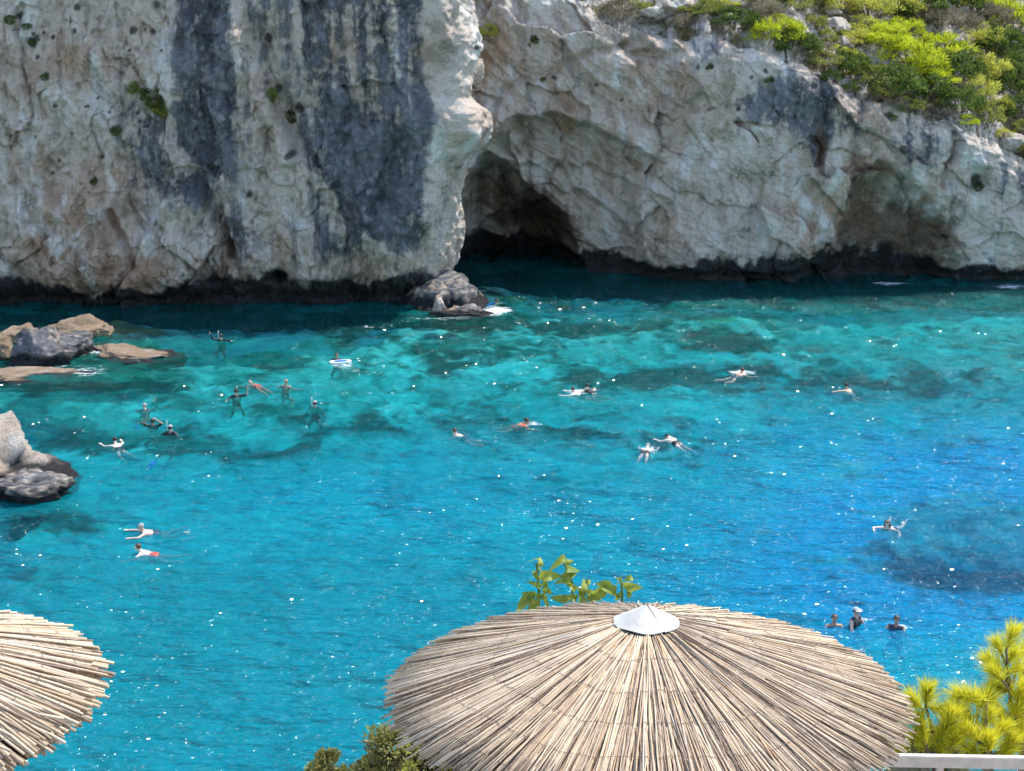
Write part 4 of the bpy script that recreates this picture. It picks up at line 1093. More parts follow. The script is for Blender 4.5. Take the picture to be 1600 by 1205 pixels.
def near_slope():
    xs = np.linspace(-22, 30, 120); ys = np.linspace(8.2, 24, 70)
    X, Y = np.meshgrid(xs, ys); sh = X.shape; X, Y = X.reshape(-1), Y.reshape(-1)
    Z = np.interp(Y, [8.2, 9.4, 11, 16, 21, 24], [ZT - 0.5, ZT - 0.9, ZT - 2.4, 3.4, -0.6, -3])
    p = np.stack([X, Y, Z], 1)
    Z = Z + 0.35 * fbm(p * 0.4, 4) + 0.3 * (ridged(p * 0.6 + 3, 3) - 0.5)
    P = np.stack([X, Y, Z], 1)
    m = grid_mesh('near_slope', P.reshape(*sh, 3))
    n = len(X)
    c, w = rock_colour(P, X * 0, X * 0, np.full(n, -0.6), np.full(n, 0.2), 0.6 - Z / 1.0, np.full(n, -0.2), np.full(n, 0.1))
    set_colour(m, c, w)
    o = link('near_slope', m, ROCK); tag(o, 'rocky slope falling from the terrace to the water', 'slope', kind='structure')
near_slope()

#@@PLANTS
# ------------------------------------------------------------------ plants in front of the terrace
def point(u_, v_, Z_):
    d = ray(u_, v_); return Vector((d[0] * Z_, d[1] * Z_, CAMH + d[2] * Z_))
# large-leaved plant behind the parasol
BIGLEAF = leaf_material('large_glossy_leaf', (0.10, 0.17, 0.02), (0.36, 0.40, 0.05), 0.4, 0.5)
def big_leaf(name, base, tip, width, bend, mat, parent, rnd, roll=0.0):
    ax = tip - base; L = ax.length; ax.normalize()
    sd = ax.cross(Vector((0.3, -0.75, 0.6))).normalized()
    up = sd.cross(ax).normalized()
    sd = sd * math.cos(roll) + up * math.sin(roll); up = sd.cross(ax).normalized()
    vs, fs = [], []
    n = 9
    prof = [0.06, 0.30, 0.62, 0.88, 1.0, 0.97, 0.80, 0.48, 0.04]
    for k in range(n):
        t = k / (n - 1)
        c = base + ax * L * t + up * (bend * math.sin(t * math.pi) - bend * 1.2 * t * t) + Vector((0, 0, -abs(bend) * 0.6 * t * t))
        w = width * 0.5 * prof[k]
        for j in (-1, -0.5, 0, 0.5, 1):
            vs.append(c + sd * w * j + up * (abs(j) * w * 0.62 + 0.004 * math.sin(9 * t + 3 * j)))
    for k in range(n - 1):
        for j in range(4):
            a = k * 5 + j
            fs.append((a, a + 1, a + 6, a + 5))
    nb = len(vs)
    mb = MB(); mb.add([v - parent.location for v in vs], fs, rnd)
    o = mb.build(name, mat, parent, True)
    return o
def bigleaf_plant(label, stems, leaves, Z_):
    b = point(stems[0][0][0], stems[0][0][1] + 40, Z_)
    e = empty('broad_leaved_plant', (b.x, b.y, b.z - 0.8)); tag(e, label, 'plant', 'broad-leaved plants behind the parasol')
    for st in stems:
        pts = [point(u_, v_, Z_ + dz) for u_, v_, dz in st]
        pts = [pts[0] + Vector((0, 0.05, -0.8))] + pts
        mb = MB(); mb.tube([q - e.location for q in pts], [0.011] + [0.009 - 0.004 * k / len(pts) for k in range(len(pts) - 1)], 6, 0.3)
        mb.build('stem', BIGLEAF, e, True)
    for k, (u0, v0, u1, v1, w, dz, rnd) in enumerate(leaves):
        big_leaf('leaf', point(u0, v0, Z_), point(u1, v1, Z_ + dz), w * 0.74 * Z_ / FPX, 0.03 * (1 if k % 2 else 1.6), BIGLEAF, e, rnd, (k * 1.7) % 1.2 - 0.6)
Zb = 9.3
bigleaf_plant('leafy stem at the left of the plants behind the parasol', [[(842, 950, 0), (842, 915, 0), (838, 880, 0)], [(836, 945, 0), (826, 930, 0)]],
    [(838, 884, 830, 868, 14, .02, .7), (840, 886, 846, 870, 12, -.02, .95), (840, 908, 833, 884, 12, .02, .5), (838, 892, 846, 884, 8, 0, .4), (842, 918, 832, 905, 14, -.05, .6), (842, 922, 855, 902, 14, -.05, .45), (842, 905, 874, 893, 24, -.06, .8), (838, 930, 818, 925, 20, -.04, .35), (836, 935, 806, 948, 24, -.03, .6), (840, 935, 850, 928, 16, -.06, .5), (844, 925, 866, 917, 14, .05, .3), (842, 940, 826, 950, 22, -.05, .75), (842, 938, 858, 940, 16, -.05, .55), (846, 912, 852, 900, 10, .04, .3), (836, 944, 812, 935, 16, .04, .85)], Zb)
bigleaf_plant('tallest leafy stem of the plants behind the parasol', [[(894, 945, 0), (895, 915, 0), (884, 880, 0)], [(910, 940, 0), (918, 905, 0)]],
    [(884, 884, 864, 877, 24, -.05, .75), (884, 886, 888, 867, 18, .04, .6), (886, 892, 898, 884, 22, -.03, .5), (888, 900, 878, 896, 16, -.03, .9), (890, 905, 897, 890, 16, .05, .35), (892, 918, 872, 903, 22, -.05, .6), (894, 925, 888, 905, 14, -.06, .85), (896, 935, 862, 931, 18, -.04, .25), (905, 925, 915, 906, 18, -.04, .65), (910, 925, 922, 900, 16, .03, .8), (900, 940, 910, 920, 20, -.06, .45), (900, 938, 886, 928, 16, -.06, .7)], Zb)
bigleaf_plant('right leafy stem of the plants with two long drooping leaves', [[(922, 945, 0), (920, 925, 0)], [(926, 945, 0), (932, 920, 0)]],
    [(918, 928, 955, 908, 26, -.05, .85), (930, 912, 965, 925, 24, -.06, .6), (920, 930, 934, 922, 16, -.04, .95), (950, 912, 962, 926, 16, .02, .4), (918, 938, 934, 930, 14, -.04, .55)], Zb)
bigleaf_plant('small separate leafy sprig just above the parasol cap', [[(972, 945, 0), (972, 920, 0), (970, 905, 0)]],
    [(972, 912, 1000, 914, 20, -.05, .8), (974, 908, 992, 898, 14, .03, .6), (970, 906, 964, 898, 10, 0, .3), (972, 918, 962, 907, 10, .03, .4), (974, 920, 988, 924, 14, .03, .35), (978, 922, 986, 932, 10, 0, .2), (970, 924, 962, 934, 10, 0, .35)], Zb)

# pine with long needles
NEEDLE = leaf_material('long_pine_needles', (0.42, 0.42, 0.03), (0.90, 0.83, 0.06), 0.5, 0.3)
def pine(label, base_uv, tufts, Z_, seed, per=380, nl=0.135):
    rg = np.random.default_rng(seed)
    b = point(base_uv[0], base_uv[1], Z_)
    e = empty('pine_tree', (b.x, b.y, b.z - 1.6)); tag(e, label, 'pine', 'pine boughs at the lower right')
    O = e.location
    mb = MB(); mb.tube([(0, 0, 0), (0.05, 0.02, 0.8), (0.0, 0, 1.6)], [0.07, 0.055, 0.035], 8); mb.build('trunk', BARK, e, True)
    br = MB(); V, F, A = [], [], []; vi = 0
    for (u_, v_, s_, du, dv_, dz) in tufts:
        tip = point(u_ + du, v_ + dv_, Z_ + dz); c = point(u_ - du, v_ - dv_, Z_ + dz)
        mid = c.lerp(b, 0.5) + Vector((rg.normal() * .05, rg.normal() * .05, 0.02))
        br.tube([b - O, mid - O, c - O, tip - O], [0.02, 0.012, 0.008, 0.004], 5)
        n = int(per * s_)
        t = rg.random(n) ** 0.8
        pos = np.array(c)[None] + (np.array(tip) - np.array(c))[None] * t[:, None]
        ax = np.array((tip - c).normalized())
        d = rg.normal(size=(n, 3)); d /= np.linalg.norm(d, axis=1)[:, None]
        d = d * 0.9 + ax * (0.55 + 0.6 * t[:, None]) + np.array((0, 0, 0.35)); d /= np.linalg.norm(d, axis=1)[:, None]
        L = nl * rg.uniform(.7, 1.15, n)[:, None] * s_ ** 0.3
        sd = np.cross(d, rg.normal(size=(n, 3))); sd /= np.linalg.norm(sd, axis=1)[:, None]
        w = 0.0016
        m_ = pos + d * L * 0.5 + np.array((0, 0, -0.004)); tp = pos + d * L + np.array((0, 0, -0.012))
        V.append(np.stack([pos - sd * w, pos + sd * w, m_ + sd * w, m_ - sd * w, tp], 1).reshape(-1, 3) - np.array(O))
        idx = vi + 5 * np.arange(n)
        F += [(a, a + 1, a + 2, a + 3) for a in idx] + [(a + 3, a + 2, a + 4) for a in idx]
        vi += 5 * n
        A.append(np.repeat(np.clip(rg.uniform(.0, 0.6) + rg.random(n) * 0.5, 0, 1), 5))
    br.build('branches', BARK, e, True)
    m = bpy.data.meshes.new('needles'); m.from_pydata(np.concatenate(V).tolist(), [], F); fattr(m, 'rnd', np.concatenate(A))
    o = link('needles', m, NEEDLE, e); o['kind'] = 'stuff'
    return e
pine('tall pine bough with lime needles at the right edge', (1600, 1180),
     [(1578, 1002, 1.0, 6, -14, 0), (1562, 1016, .7, -5, -10, .1), (1556, 1040, .9, -12, -10, 0), (1578, 1030, .8, 6, -8, .1), (1560, 1058, .9, -8, -8, -.1), (1580, 1050, .6, 10, -6, 0), (1568, 1078, 1.0, -12, -4, 0), (1595, 1085, 1.2, 6, -10, -.1), (1552, 1098, .8, -10, -6, .2), (1590, 1110, 1.3, 6, -12, -.1), (1600, 1050, .8, 8, -12, .2), (1605, 1130, 1.2, 0, -12, 0), (1572, 1128, .9, -8, -8, 0), (1598, 1020, .7, 8, -12, .3)], 9.6, 4)
pine('pine bough with a long horizontal tuft between parasol and edge pine', (1545, 1205),
     [(1520, 1092, 1.5, -22, -4, 0), (1535, 1100, 1.0, 8, -10, .1), (1512, 1122, 1.0, -10, -10, 0), (1540, 1128, 1.0, 6, -12, 0), (1560, 1146, 1.0, 8, -10, 0), (1520, 1150, 1.0, -10, -10, -.1), (1545, 1165, 1.1, 0, -10, -.1), (1575, 1165, 1.1, 6, -8, 0), (1500, 1160, .9, -8, -8, 0), (1590, 1150, 1.0, 8, -10, .1), (1525, 1180, 1.0, -6, -6, 0), (1565, 1182, 1.0, 6, -6, 0)], 9.4, 5)
pine('low pine bough beside the right rim of the parasol', (1455, 1210),
     [(1448, 1092, 1.1, 2, -12, 0), (1462, 1108, .9, 14, 4, .1), (1432, 1100, .9, -10, -8, .1), (1425, 1125, .8, -8, -8, 0), (1440, 1138, 1.1, -4, -12, 0), (1482, 1128, 1.2, 6, -12, 0), (1470, 1148, 1.0, 6, -10, 0), (1418, 1158, 1.0, -8, -10, 0), (1445, 1165, 1.0, -6, -8, 0), (1490, 1160, 1.0, 6, -10, 0), (1410, 1180, .9, -8, -6, 0), (1470, 1180, 1.0, 0, -8, 0)], 9.3, 6)
# leathery shrubs beside the parasol
MASTIC = leaf_material('mastic_leaves', (0.09, 0.065, 0.025), (0.40, 0.40, 0.10), 0.4, 0.7, (0.66, 0.70, 0.12))
def near_shrub(label, u_, v_, rpx, hpx, Z_, seed, n=70, per=70, leaf=0.035, mat=None):
    c = point(u_, v_, Z_); s_ = Z_ / FPX
    a, b = leaf_cloud('foliage', rpx * s_, rpx * s_ * 0.8, hpx * s_, n, per, leaf, seed, narrow=0.5)
    a.materials.append(mat or MASTIC); b.materials.append(BARK)
    e = empty('mastic_shrub', c); tag(e, label, 'shrub', 'leathery shrubs below the terrace')
    link('foliage', a, None, e); link('stems', b, None, e)
near_shrub('brown and green leathery shrub left of the parasol rim', 632, 1225, 70, 98, 9.4, 201, 90)
near_shrub('dark reddish shrub tucked under the left parasol rim', 690, 1235, 60, 72, 9.5, 202, 70)
near_shrub('small leafy shoot standing alone left of the leathery shrub', 512, 1235, 34, 74, 9.5, 203, 34, 60)
near_shrub('dark narrow-leaved shrub between the parasol and the handrail', 1445, 1235, 60, 95, 9.9, 204, 70, 70, 0.05)
#@@PEOPLE
# ------------------------------------------------------------------ bathers
def V3(*a): return Vector(a)
def capsule(mb, p0, r0, p1, r1, n=12):
    p0, p1 = Vector(p0), Vector(p1); d = p1 - p0
    if d.length < 1e-4: d = Vector((0, 0, 1e-3)); p1 = p0 + d
    L = d.length; d = d.normalized()
    pts, rad = [], []
    for a in (-88, -60, -30, 0):
        pts.append(p0 + d * r0 * math.sin(R(a))); rad.append(r0 * math.cos(R(a)))
    for a in (0, 30, 60, 88):
        pts.append(p1 + d * r1 * math.sin(R(a))); rad.append(r1 * math.cos(R(a)))
    a = d.cross(Vector((0.31, 0.17, 0.93))).normalized(); b = d.cross(a)
    vs = [p + (a * math.cos(2 * math.pi * j / n) + b * math.sin(2 * math.pi * j / n)) * r for p, r in zip(pts, rad) for j in range(n)]
    fs = []
    for k in range(7):
        for j in range(n):
            fs.append((k * n + j, k * n + (j + 1) % n, (k + 1) * n + (j + 1) % n, (k + 1) * n + j))
    fs += [tuple(range(n))[::-1], tuple(range(7 * n, 8 * n))]
    mb.add(vs, fs)
SKIN = {'fair': simple('fair_skin', (0.62, 0.41, 0.31), 0.45, 0.08, 6), 'tan': simple('tanned_skin', (0.46, 0.265, 0.17), 0.45, 0.08, 6),
        'red': simple('sunburnt_skin', (0.60, 0.30, 0.21), 0.45, 0.1, 6), 'pale': simple('pale_skin', (0.72, 0.55, 0.45), 0.45, 0.06, 6)}
HAIR = {'dark': simple('dark_hair', (0.025, 0.018, 0.014), 0.5, 0.3, 30), 'brown': simple('brown_hair', (0.09, 0.05, 0.028), 0.5, 0.3, 30), 'grey': simple('grey_hair', (0.36, 0.34, 0.32), 0.6, 0.2, 30), 'cap': simple('grey_cap_cloth', (0.42, 0.44, 0.46), 0.8, 0.1, 20)}
SUIT = {'black': simple('black_swimwear', (0.012, 0.012, 0.016), 0.5, 0.2, 10), 'navy': simple('navy_swimwear', (0.02, 0.03, 0.07), 0.5, 0.2, 10), 'orange': simple('orange_rash_top', (0.75, 0.16, 0.06), 0.6, 0.1, 8), 'blue': simple('blue_fin_rubber', (0.005, 0.12, 0.75), 0.4, 0.1, 8), 'white': simple('white_plastic', (0.80, 0.80, 0.78), 0.4, 0.05, 8), 'red': simple('red_swimwear', (0.50, 0.06, 0.05), 0.6, 0.1, 8), 'mask': simple('black_mask_rubber', (0.02, 0.02, 0.022), 0.25, 0.1, 8)}
PEOPLE = []
def skeleton(t, hd, face, arms, legs, point_feet=True):
    """list of (zone, p0, r0, p1, r1); pelvis at the origin, x right, y forward, z up"""
    X = V3(1, 0, 0); t = Vector(t).normalized(); f = t.cross(X).normalized()
    B = []
    for sx in (-1, 1):
        pel = X * 0.075 * sx; wai = t * 0.19 + X * 0.055 * sx; che = t * 0.35 + X * 0.085 * sx + f * 0.012; sho = t * 0.465 + X * 0.175 * sx
        B += [('hips', pel, 0.118, wai, 0.098), ('torso', wai, 0.098, che, 0.112), ('torso', che, 0.110, sho, 0.058)]
        B.append(('torso', t * 0.47 + X * 0.05 * sx, 0.06, sho, 0.056))
    B.append(('hips', -t * 0.03, 0.11, t * 0.16, 0.10)); B.append(('torso', t * 0.16, 0.10, t * 0.38, 0.11))
    nb = t * 0.49
    hd = Vector(hd).normalized(); face = Vector(face).normalized(); face = (face - hd * face.dot(hd)).normalized()
    hx = face.cross(hd).normalized()
    hc = nb + hd * 0.205
    B.append(('neck', nb - t * 0.03, 0.062, hc - hd * 0.06 - face * 0.015, 0.054))
    B.append(('head', hc + hd * 0.026 - face * 0.020, 0.080, hc + hd * 0.02 + face * 0.014, 0.077))
    B.append(('head', hc + face * 0.02, 0.070, hc - hd * 0.075 + face * 0.042, 0.047))
    B.append(('head', hc + hd * 0.012 + face * 0.095, 0.010, hc - hd * 0.028 + face * 0.112, 0.016))   # nose
    B.append(('head', hc - hd * 0.062 + face * 0.088 - hx * 0.018, 0.010, hc - hd * 0.062 + face * 0.088 + hx * 0.018, 0.010))   # lips
    for sx in (-1, 1):
        B.append(('head', hc + hx * 0.078 * sx + hd * 0.018, 0.016, hc + hx * 0.074 * sx - hd * 0.024, 0.014))   # ear
    for sx, (ud, fd) in zip((-1, 1), arms):
        ud = Vector((ud[0] * sx, ud[1], ud[2])).normalized(); fd = Vector((fd[0] * sx, fd[1], fd[2])).normalized()
        S = t * 0.46 + X * 0.185 * sx; E = S + ud * 0.28; W = E + fd * 0.245
        B += [('upper_arm', S, 0.056, E, 0.041), ('forearm', E, 0.042, W, 0.028)]
        lat = fd.cross(V3(0, 0, 1))
        lat = lat.normalized() if lat.length > 0.1 else V3(1, 0, 0)
        for k, off in enumerate((-0.026, 0, 0.026)):
            B.append(('hand', W + lat * off * 0.6 + fd * 0.01, 0.022, W + lat * off + fd * 0.085, 0.018))
        dn = lat.cross(fd).normalized()
        for k, (off, ln) in enumerate(((-0.036, 0.062), (-0.012, 0.078), (0.012, 0.082), (0.036, 0.070))):
            b = W + lat * off + fd * 0.092; m_ = b + (fd + lat * off * 4).normalized() * ln * 0.55
            B += [('hand', b, 0.0095, m_, 0.009), ('hand', m_, 0.009, m_ + (fd + dn * 0.35).normalized() * ln * 0.45, 0.008)]
        B.append(('hand', W + lat * (-0.030) * sx + fd * 0.03, 0.013, W + lat * (-0.075) * sx + fd * 0.075, 0.010))
    ends = []
    for sx, (td, sd) in zip((-1, 1), legs):
        td = Vector((td[0] * sx, td[1], td[2])).normalized(); sd = Vector((sd[0] * sx, sd[1], sd[2])).normalized()
        Hp = X * 0.088 * sx - t * 0.04; K = Hp + td * 0.43; A = K + sd * 0.41
        B += [('thigh', Hp, 0.090, K, 0.056), ('shin', K, 0.056, K + sd * 0.14, 0.056), ('shin', K + sd * 0.14, 0.056, A, 0.036)]
        fdn = (sd + f * 0.35).normalized()
        B += [('foot', A - fdn * 0.03, 0.038, A + fdn * 0.10, 0.034), ('foot', A + fdn * 0.10, 0.034, A + fdn * 0.17, 0.020)]
        ends.append((A + fdn * 0.08, fdn, f))
    return B, dict(hc=hc, hd=hd, face=face, hx=hx, t=t, f=f, ends=ends, nb=nb)
POSE = {
    'tread': dict(t=(0, 0.12, 1), hd=(0, 0.05, 1), face=(0, 1, -0.05), arms=[((.55, .5, -.7), (.5, .8, .10))] * 2, legs=[((.3, .9, -.3), (.1, -.75, -.6))] * 2),
    'spread': dict(t=(0, 0.25, 1), hd=(0, 0.1, 1), face=(0, 1, -0.1), arms=[((.80, .35, -.5), (.75, .6, .08))] * 2, legs=[((.3, .8, -.4), (.1, -.8, -.5))] * 2),
    'breast': dict(t=(0, .93, .30), hd=(0, .25, .95), face=(0, 1, -.1), arms=[((.65, .70, -.12), (.10, .95, .12))] * 2, legs=[((.28, -.95, -.12), (.05, -.98, .10))] * 2),
    'glide': dict(t=(0, .96, .22), hd=(0, .3, .93), face=(0, 1, -.1), arms=[((.80, .45, -.28), (.55, .80, .08))] * 2, legs=[((.35, -.9, -.16), (.1, -.95, .16))] * 2),
    'prone': dict(t=(0, 1, .06), hd=(0, .9, .35), face=(0, .35, -.9), arms=[((.55, .8, -.3), (.1, .95, .05))] * 2, legs=[((.12, -.97, -.12), (.03, -1, -.05))] * 2),
    'stand': dict(t=(0, 0.05, 1), hd=(0, 0.08, 1), face=(0, 1, -.1), arms=[((.45, .35, -.8), (.1, .95, -.12))] * 2, legs=[((.2, .8, -.5), (.05, -.7, -.7))] * 2),
    'handsup': dict(t=(0, 0.05, 1), hd=(0, 0.08, 1), face=(0, 1, -.15), arms=[((.75, .25, .55), (-.75, .15, .62))] * 2, legs=[((.3, .9, -.3), (.1, -.75, -.6))] * 2),
}
def bather(label, u_, v_, pose, rz, hz, skin='fair', hair='dark', suit='navy', garment=('hips',), long_hair=False, mask=None, snorkel=None, fins=False, cap=False, over=None, scale=0.94):
    P = dict(POSE[pose]); P.update(over or {})
    B, K = skeleton(**P)
    mb = MB()
    for z, a, ra_, b, rb_ in B: capsule(mb, a, ra_, b, rb_)
    me = mb.mesh('body_source')
    o = bpy.data.objects.new('body_source', me); COL.objects.link(o)
    m = o.modifiers.new('r', 'REMESH'); m.mode = 'VOXEL'; m.voxel_size = 0.0135
    m = o.modifiers.new('s', 'SMOOTH'); m.factor = 0.5; m.iterations = 4
    PEOPLE.append((o, B, K, dict(label=label, u=u_, v=v_, rz=rz, hz=hz, skin=skin, hair=hair, suit=suit, garment=garment, long_hair=long_hair, mask=mask, snorkel=snorkel, fins=fins, cap=cap, scale=scale)))
def shell(name, me_co, me_no, faces, sel, off, mat, parent):
    used = np.unique(faces[sel]); remap = -np.ones(len(me_co), int); remap[used] = np.arange(len(used))
    m = bpy.data.meshes.new(name)
    co = me_co[used] + me_no[used] * off
    m.from_pydata(co.tolist(), [], remap[faces[sel]].tolist())
    m.polygons.foreach_set('use_smooth', [True] * len(m.polygons)); m.update()
    return link(name, m, mat, parent)
def finish_people():
    dg = bpy.context.evaluated_depsgraph_get(); dg.update()
    for o, B, K, q in PEOPLE:
        me = bpy.data.meshes.new_from_object(o.evaluated_get(dg), depsgraph=dg)
        nv = len(me.vertices)
        co = np.empty(nv * 3, np.float32); me.vertices.foreach_get('co', co); co = co.reshape(-1, 3)
        no = np.empty(nv * 3, np.float32); me.vertices.foreach_get('normal', no); no = no.reshape(-1, 3)
        nf = len(me.polygons)
        faces = np.array([p.vertices[:] for p in me.polygons if len(p.vertices) == 4])
        fc = co[faces].mean(1)
        best = np.full(len(fc), 9.0); zone = np.zeros(len(fc), int); names = sorted({b[0] for b in B})
        for z, a, ra_, b, rb_ in B:
            a = np.array(a); b = np.array(b); d = b - a
            t = np.clip(((fc - a) @ d) / (d @ d + 1e-9), 0, 1)
            dist = np.linalg.norm(fc - a - t[:, None] * d, axis=1) - (ra_ + (rb_ - ra_) * t)
            k = dist < best
            best = np.where(k, dist, best); zone = np.where(k, names.index(z), zone)
        e = empty('person', (0, 0, 0), R(q['rz'])); e.scale = (q['scale'],) * 3
        hw = on_z(q['u'], q['v'], q['hz'])
        rot = Matrix.Rotation(R(q['rz']), 3, 'Z')
        e.location = hw - rot @ (Vector(K['hc']) * q['scale'])
        tag(e, q['label'], 'person', 'bathers in the cove')
        me.materials.clear(); me.materials.append(SKIN[q['skin']]); me.name = 'body'
        me.polygons.foreach_set('use_smooth', [True] * nf)
        link('body', me, None, e)
        inz = lambda *zs: np.isin(zone, [names.index(z) for z in zs if z in names])
        if q['garment']: shell('swimwear', co, no, faces, inz(*q['garment']), 0.009, SUIT[q['suit']], e)
        hc, hd, fa, hx = (np.array(K[k]) for k in ('hc', 'hd', 'face', 'hx'))
        rel = fc - hc; up = rel @ hd; fw = rel @ fa; rt = rel @ hx
        head = inz('head')
        mb = MB()
        for sx in (-1, 1):
            c = K['hc'] + K['hd'] * 0.008 + K['face'] * 0.084 + K['hx'] * 0.032 * sx
            capsule(mb, c - K['hx'] * 0.006, 0.010, c + K['hx'] * 0.006, 0.010, 8)
        mb.build('eyes', HAIR['dark'], e, True)
        if q['cap']:
            h = shell('cap', co, no, faces, head & (up > 0.045), 0.014, HAIR['cap'], e)
            mb = MB(); c = K['hc'] + K['hd'] * 0.06; vs = []
            for k in range(9):
                a = R(-70 + 140 * k / 8)
                vs += [c + (K['face'] * math.cos(a) + K['hx'] * math.sin(a)) * 0.095, c + (K['face'] * math.cos(a) * 1.25 + K['hx'] * math.sin(a)) * 0.135 - K['hd'] * 0.012]
            n0 = len(vs); vs += [v + K['hd'] * 0.006 for v in vs]
            fs = []
            for k in range(8): fs += [(2*k, 2*k+1, 2*k+3, 2*k+2), (n0+2*k, n0+2*k+2, n0+2*k+3, n0+2*k+1), (2*k+1, n0+2*k+1, n0+2*k+3, 2*k+3)]
            mb.add(vs, fs); mb.build('brim', HAIR['cap'], h)
        if q['hair']:
            lim = np.where(up > 0.05, 0.075, np.where(up > 0.0, 0.015, -0.01))
            sel = head & (fw < lim) & (up > -0.085)
            h = shell('hair', co, no, faces, sel, 0.012, HAIR[q['hair']], e)
            if q['long_hair']:
                mb = MB()
                for k in range(9):
                    a = R(-80 + 160 * k / 8); b0 = K['hc'] + K['hd'] * 0.03 + (-K['face'] * math.cos(a) + K['hx'] * math.sin(a)) * 0.085
                    b1 = K['hc'] - K['hd'] * 0.12 + (-K['face'] * math.cos(a) * 0.9 + K['hx'] * math.sin(a)) * 0.10
                    b2 = b1 - K['hd'] * 0.10 - K['face'] * 0.02
                    mb.tube([b0, b1, b2], [0.026, 0.024, 0.008], 6)
                mb.build('lock', HAIR[q['hair']], h, True)
        if q['mask']:
            h = shell('dive_mask', co, no, faces, head & (fw > 0.045) & (up > -0.035) & (up < 0.055), 0.022, SUIT['mask'], e)
            shell('strap', co, no, faces, head & (fw <= 0.055) & (up > 0.0) & (up < 0.03), 0.019, SUIT['mask'], h)
        if q['snorkel']:
            mb = MB(); m0 = K['hc'] - K['hd'] * 0.06 + K['face'] * 0.11; s1 = K['hc'] + K['hx'] * 0.115 - K['hd'] * 0.05 + K['face'] * 0.06
            mb.tube([m0, s1 + K['face'] * 0.03 - K['hd'] * 0.02, s1, s1 + K['hd'] * 0.16 - K['face'] * 0.02, s1 + K['hd'] * 0.33 - K['face'] * 0.05], 0.012, 8)
            mb.build('snorkel', SUIT[q['snorkel']], e, True)
        if q['fins']:
            for A, d, f in K['ends']:
                sdv = d.cross(f).normalized(); nn = f
                mb = MB(); vs, fs = [], []
                for k, (t, w) in enumerate(((-0.05, 0.05), (0.08, 0.065), (0.25, 0.09), (0.50, 0.115), (0.56, 0.09))):
                    for j in (-1, 0, 1):
                        for h_ in (-0.008, 0.008):
                            vs.append(A + d * t + sdv * w * j + nn * (h_ + (0.006 if j else 0)))
                for k in range(4):
                    for j in range(2):
                        a = k * 6 + j * 2
                        fs += [(a, a + 2, a + 8, a + 6), (a + 1, a + 7, a + 9, a + 3)]
                    a = k * 6
                    fs += [(a, a + 6, a + 7, a + 1), (a + 4, a + 5, a + 11, a + 10)]
                fs += [(0, 1, 3, 2), (2, 3, 5, 4), (24, 26, 27, 25), (26, 28, 29, 27)]
                mb.add(vs, fs); mb.build('fin', SUIT['blue'], e, True)
        om = o.data; bpy.data.objects.remove(o); bpy.data.meshes.remove(om)
WET = ('hips', 'torso', 'upper_arm', 'forearm', 'thigh', 'shin')
bather('bald sunburnt man standing chest-deep beside the yellowish rock ledge', 155, 511, 'stand', -20, 0.46, 'red', None)
bather('snorkeller in a dark wetsuit nearest the left cliff, one arm raised', 345, 525, 'tread', 170, 0.20, 'fair', 'dark', 'black', WET, mask=True, snorkel='white', over=dict(arms=[((.8, .3, .1), (.6, .6, .1)), ((.8, .2, .35), (.2, .4, .9))]))
bather('dark-suited bather leaning on the blue and white float board', 526, 555, 'spread', 180, 0.22, 'tan', 'dark', 'black', WET, over=dict(t=(0, .3, 1), arms=[((.4, .8, -.3), (-.2, .95, .0))] * 2))
bather('bald man with both arms spread wide, back to the viewer, below the float board', 447, 596, 'spread', -25, 0.18, 'tan', None)
bather('wetsuited bather with one pale forearm up, left of the bald man', 369, 611, 'tread', 200, 0.24, 'fair', 'dark', 'black', ('hips', 'torso', 'upper_arm', 'thigh', 'shin'), mask=True, over=dict(arms=[((.8, .4, .15), (.1, .3, .95)), ((.8, .4, -.3), (.3, .9, 0))]))
bather('snorkeller showing only a masked face and shoulders right of the wetsuited bather', 492, 630, 'tread', 175, 0.14, 'fair', 'grey', 'black', WET, mask=True, snorkel='white')
bather('face-down swimmer showing little more than a pink shoulder, left of the bald man', 391, 598, 'prone', 40, 0.02, 'red', None, 'red')
bather('bald swimmer with big blue fins, uppermost of the left trio', 226, 634, 'prone', 12, 0.18, 'fair', 'grey', 'black', WET, fins=True, over=dict(hd=(0, .4, .9), face=(0, 1, -.2), t=(0, .85, .42), legs=[((.25, -.9, -.05), (.1, -.9, .22))] * 2))
bather('wetsuited bather with both hands on the head, middle of the left trio', 238, 658, 'handsup', 175, 0.22, 'tan', 'dark', 'black', ('hips', 'torso', 'upper_arm', 'thigh', 'shin'), mask=True)
bather('upright snorkeller with white snorkel and blue fins, lowest of the left trio', 266, 668, 'spread', 160, 0.24, 'fair', 'grey', 'black', WET, mask=True, snorkel='white', fins=True, over=dict(legs=[((.25, .75, -.5), (.1, .6, -.3))] * 2))
bather('pale-backed dark-haired woman swimming away left of the trio', 179, 687, 'breast', 35, 0.22, 'pale', 'dark', 'black', ('hips',))
bather('upper of two swimmers near the left parasol, feet kicked up', 220, 823, 'breast', 108, 0.20, 'fair', 'grey', 'navy', over=dict(legs=[((.3, -.95, -.1), (.1, -.9, .3))] * 2))
bather('lower of two swimmers near the left parasol, brown-haired with arms forward', 216, 855, 'glide', 84, 0.22, 'pale', 'brown', 'red')
bather('grey-haired swimmer with spread arms in the middle of the cove', 710, 673, 'glide', 60, 0.20, 'fair', 'brown', 'navy')
bather('swimmer in an orange top heading right across the middle', 823, 657, 'glide', -80, 0.16, 'tan', 'dark', 'orange', ('hips', 'torso', 'upper_arm'))
bather('left swimmer of the close pair right of the orange swimmer', 895, 608, 'breast', 75, 0.20, 'pale', 'brown', 'navy')
bather('right dark-haired swimmer of the close pair', 917, 603, 'glide', 30, 0.22, 'fair', 'dark', 'black', ('hips', 'torso'))
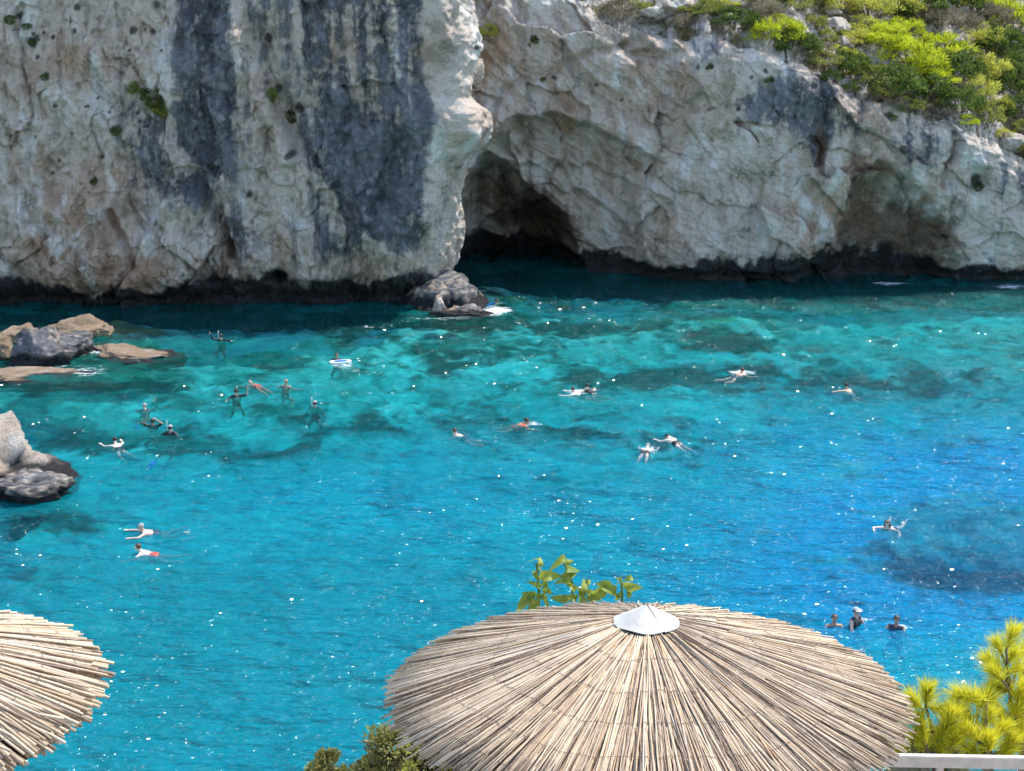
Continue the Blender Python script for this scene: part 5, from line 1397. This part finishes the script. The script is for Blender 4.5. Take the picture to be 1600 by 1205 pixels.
bather('pink-backed swimmer with dark trunks, left of the two floating below the close pair', 1012, 697, 'prone', -14, 0.08, 'pale', 'grey', 'black', over=dict(t=(0, .97, .12)))
bather('pale swimmer in dark trunks, right of the two floating below the close pair', 1043, 682, 'prone', 30, 0.14, 'pale', 'dark', 'black', over=dict(t=(0, .95, .18)))
bather('tanned swimmer splashing alone at the right of the green shallows', 1160, 578, 'glide', -50, 0.20, 'red', 'brown', 'navy')
bather('dark-haired swimmer with a brown back far right, arm stretched left', 1322, 602, 'breast', 35, 0.24, 'tan', 'dark', 'navy', over=dict(t=(0, .8, .55), arms=[((.98, .1, .1), (1, .05, .05)), ((.5, .8, -.3), (.2, .9, -.1))]))
bather('long-haired woman swimming towards the viewer above the parasol', 1386, 818, 'breast', 150, 0.22, 'pale', 'brown', 'black', ('hips',), long_hair=True, over=dict(arms=[((.85, .5, .0), (.3, .9, .0)), ((.8, .5, .0), (-.4, .9, .0))], legs=[((.3, -.9, -.1), (.1, -.9, .30))] * 2))
bather('woman in a black swimsuit and grey cap standing off the right parasol rim', 1338, 955, 'stand', -135, 0.36, 'fair', 'brown', 'black', ('hips', 'torso'), cap=True)
bather('dark-haired bather splashing right of the woman in the cap', 1401, 968, 'tread', 150, 0.22, 'tan', 'dark', 'navy', ('hips', 'torso'))
bather('bather whose head just shows over the right parasol rim', 1304, 966, 'tread', 180, 0.2, 'tan', 'brown', 'navy')
bather('tanned swimmer floating behind the foam beside the cave boulder', 776, 470, 'glide', -90, 0.14, 'red', 'dark', 'blue', ('hips', 'torso'))
finish_people()
# float board under the bather by the left cliff
def float_board():
    c = on_z(532, 566, 0.03)
    e = empty('float_board', c, R(20)); tag(e, 'blue and white foam float board beside the dark-suited bather', 'float board')
    for name, sx, mat in (('deck', 1.0, SUIT['white']), ('stripe', 0.62, SUIT['blue'])):
        mb = MB(); n = 24; vs = []
        for k in range(n):
            a = 2 * math.pi * k / n; x = math.copysign(abs(math.cos(a)) ** 0.6, math.cos(a)) * 0.48 * sx; y = math.copysign(abs(math.sin(a)) ** 0.6, math.sin(a)) * 0.26 * sx
            vs.append((x, y))
        z0, z1 = (-0.02, 0.05) if name == 'deck' else (0.045, 0.056)
        mb.add([(x, y, z0) for x, y in vs] + [(x, y, z1) for x, y in vs], [tuple(range(n))[::-1], tuple(range(n, 2 * n))] + [(k, (k + 1) % n, n + (k + 1) % n, n + k) for k in range(n)])
        mb.build(name, mat, e)
float_board()
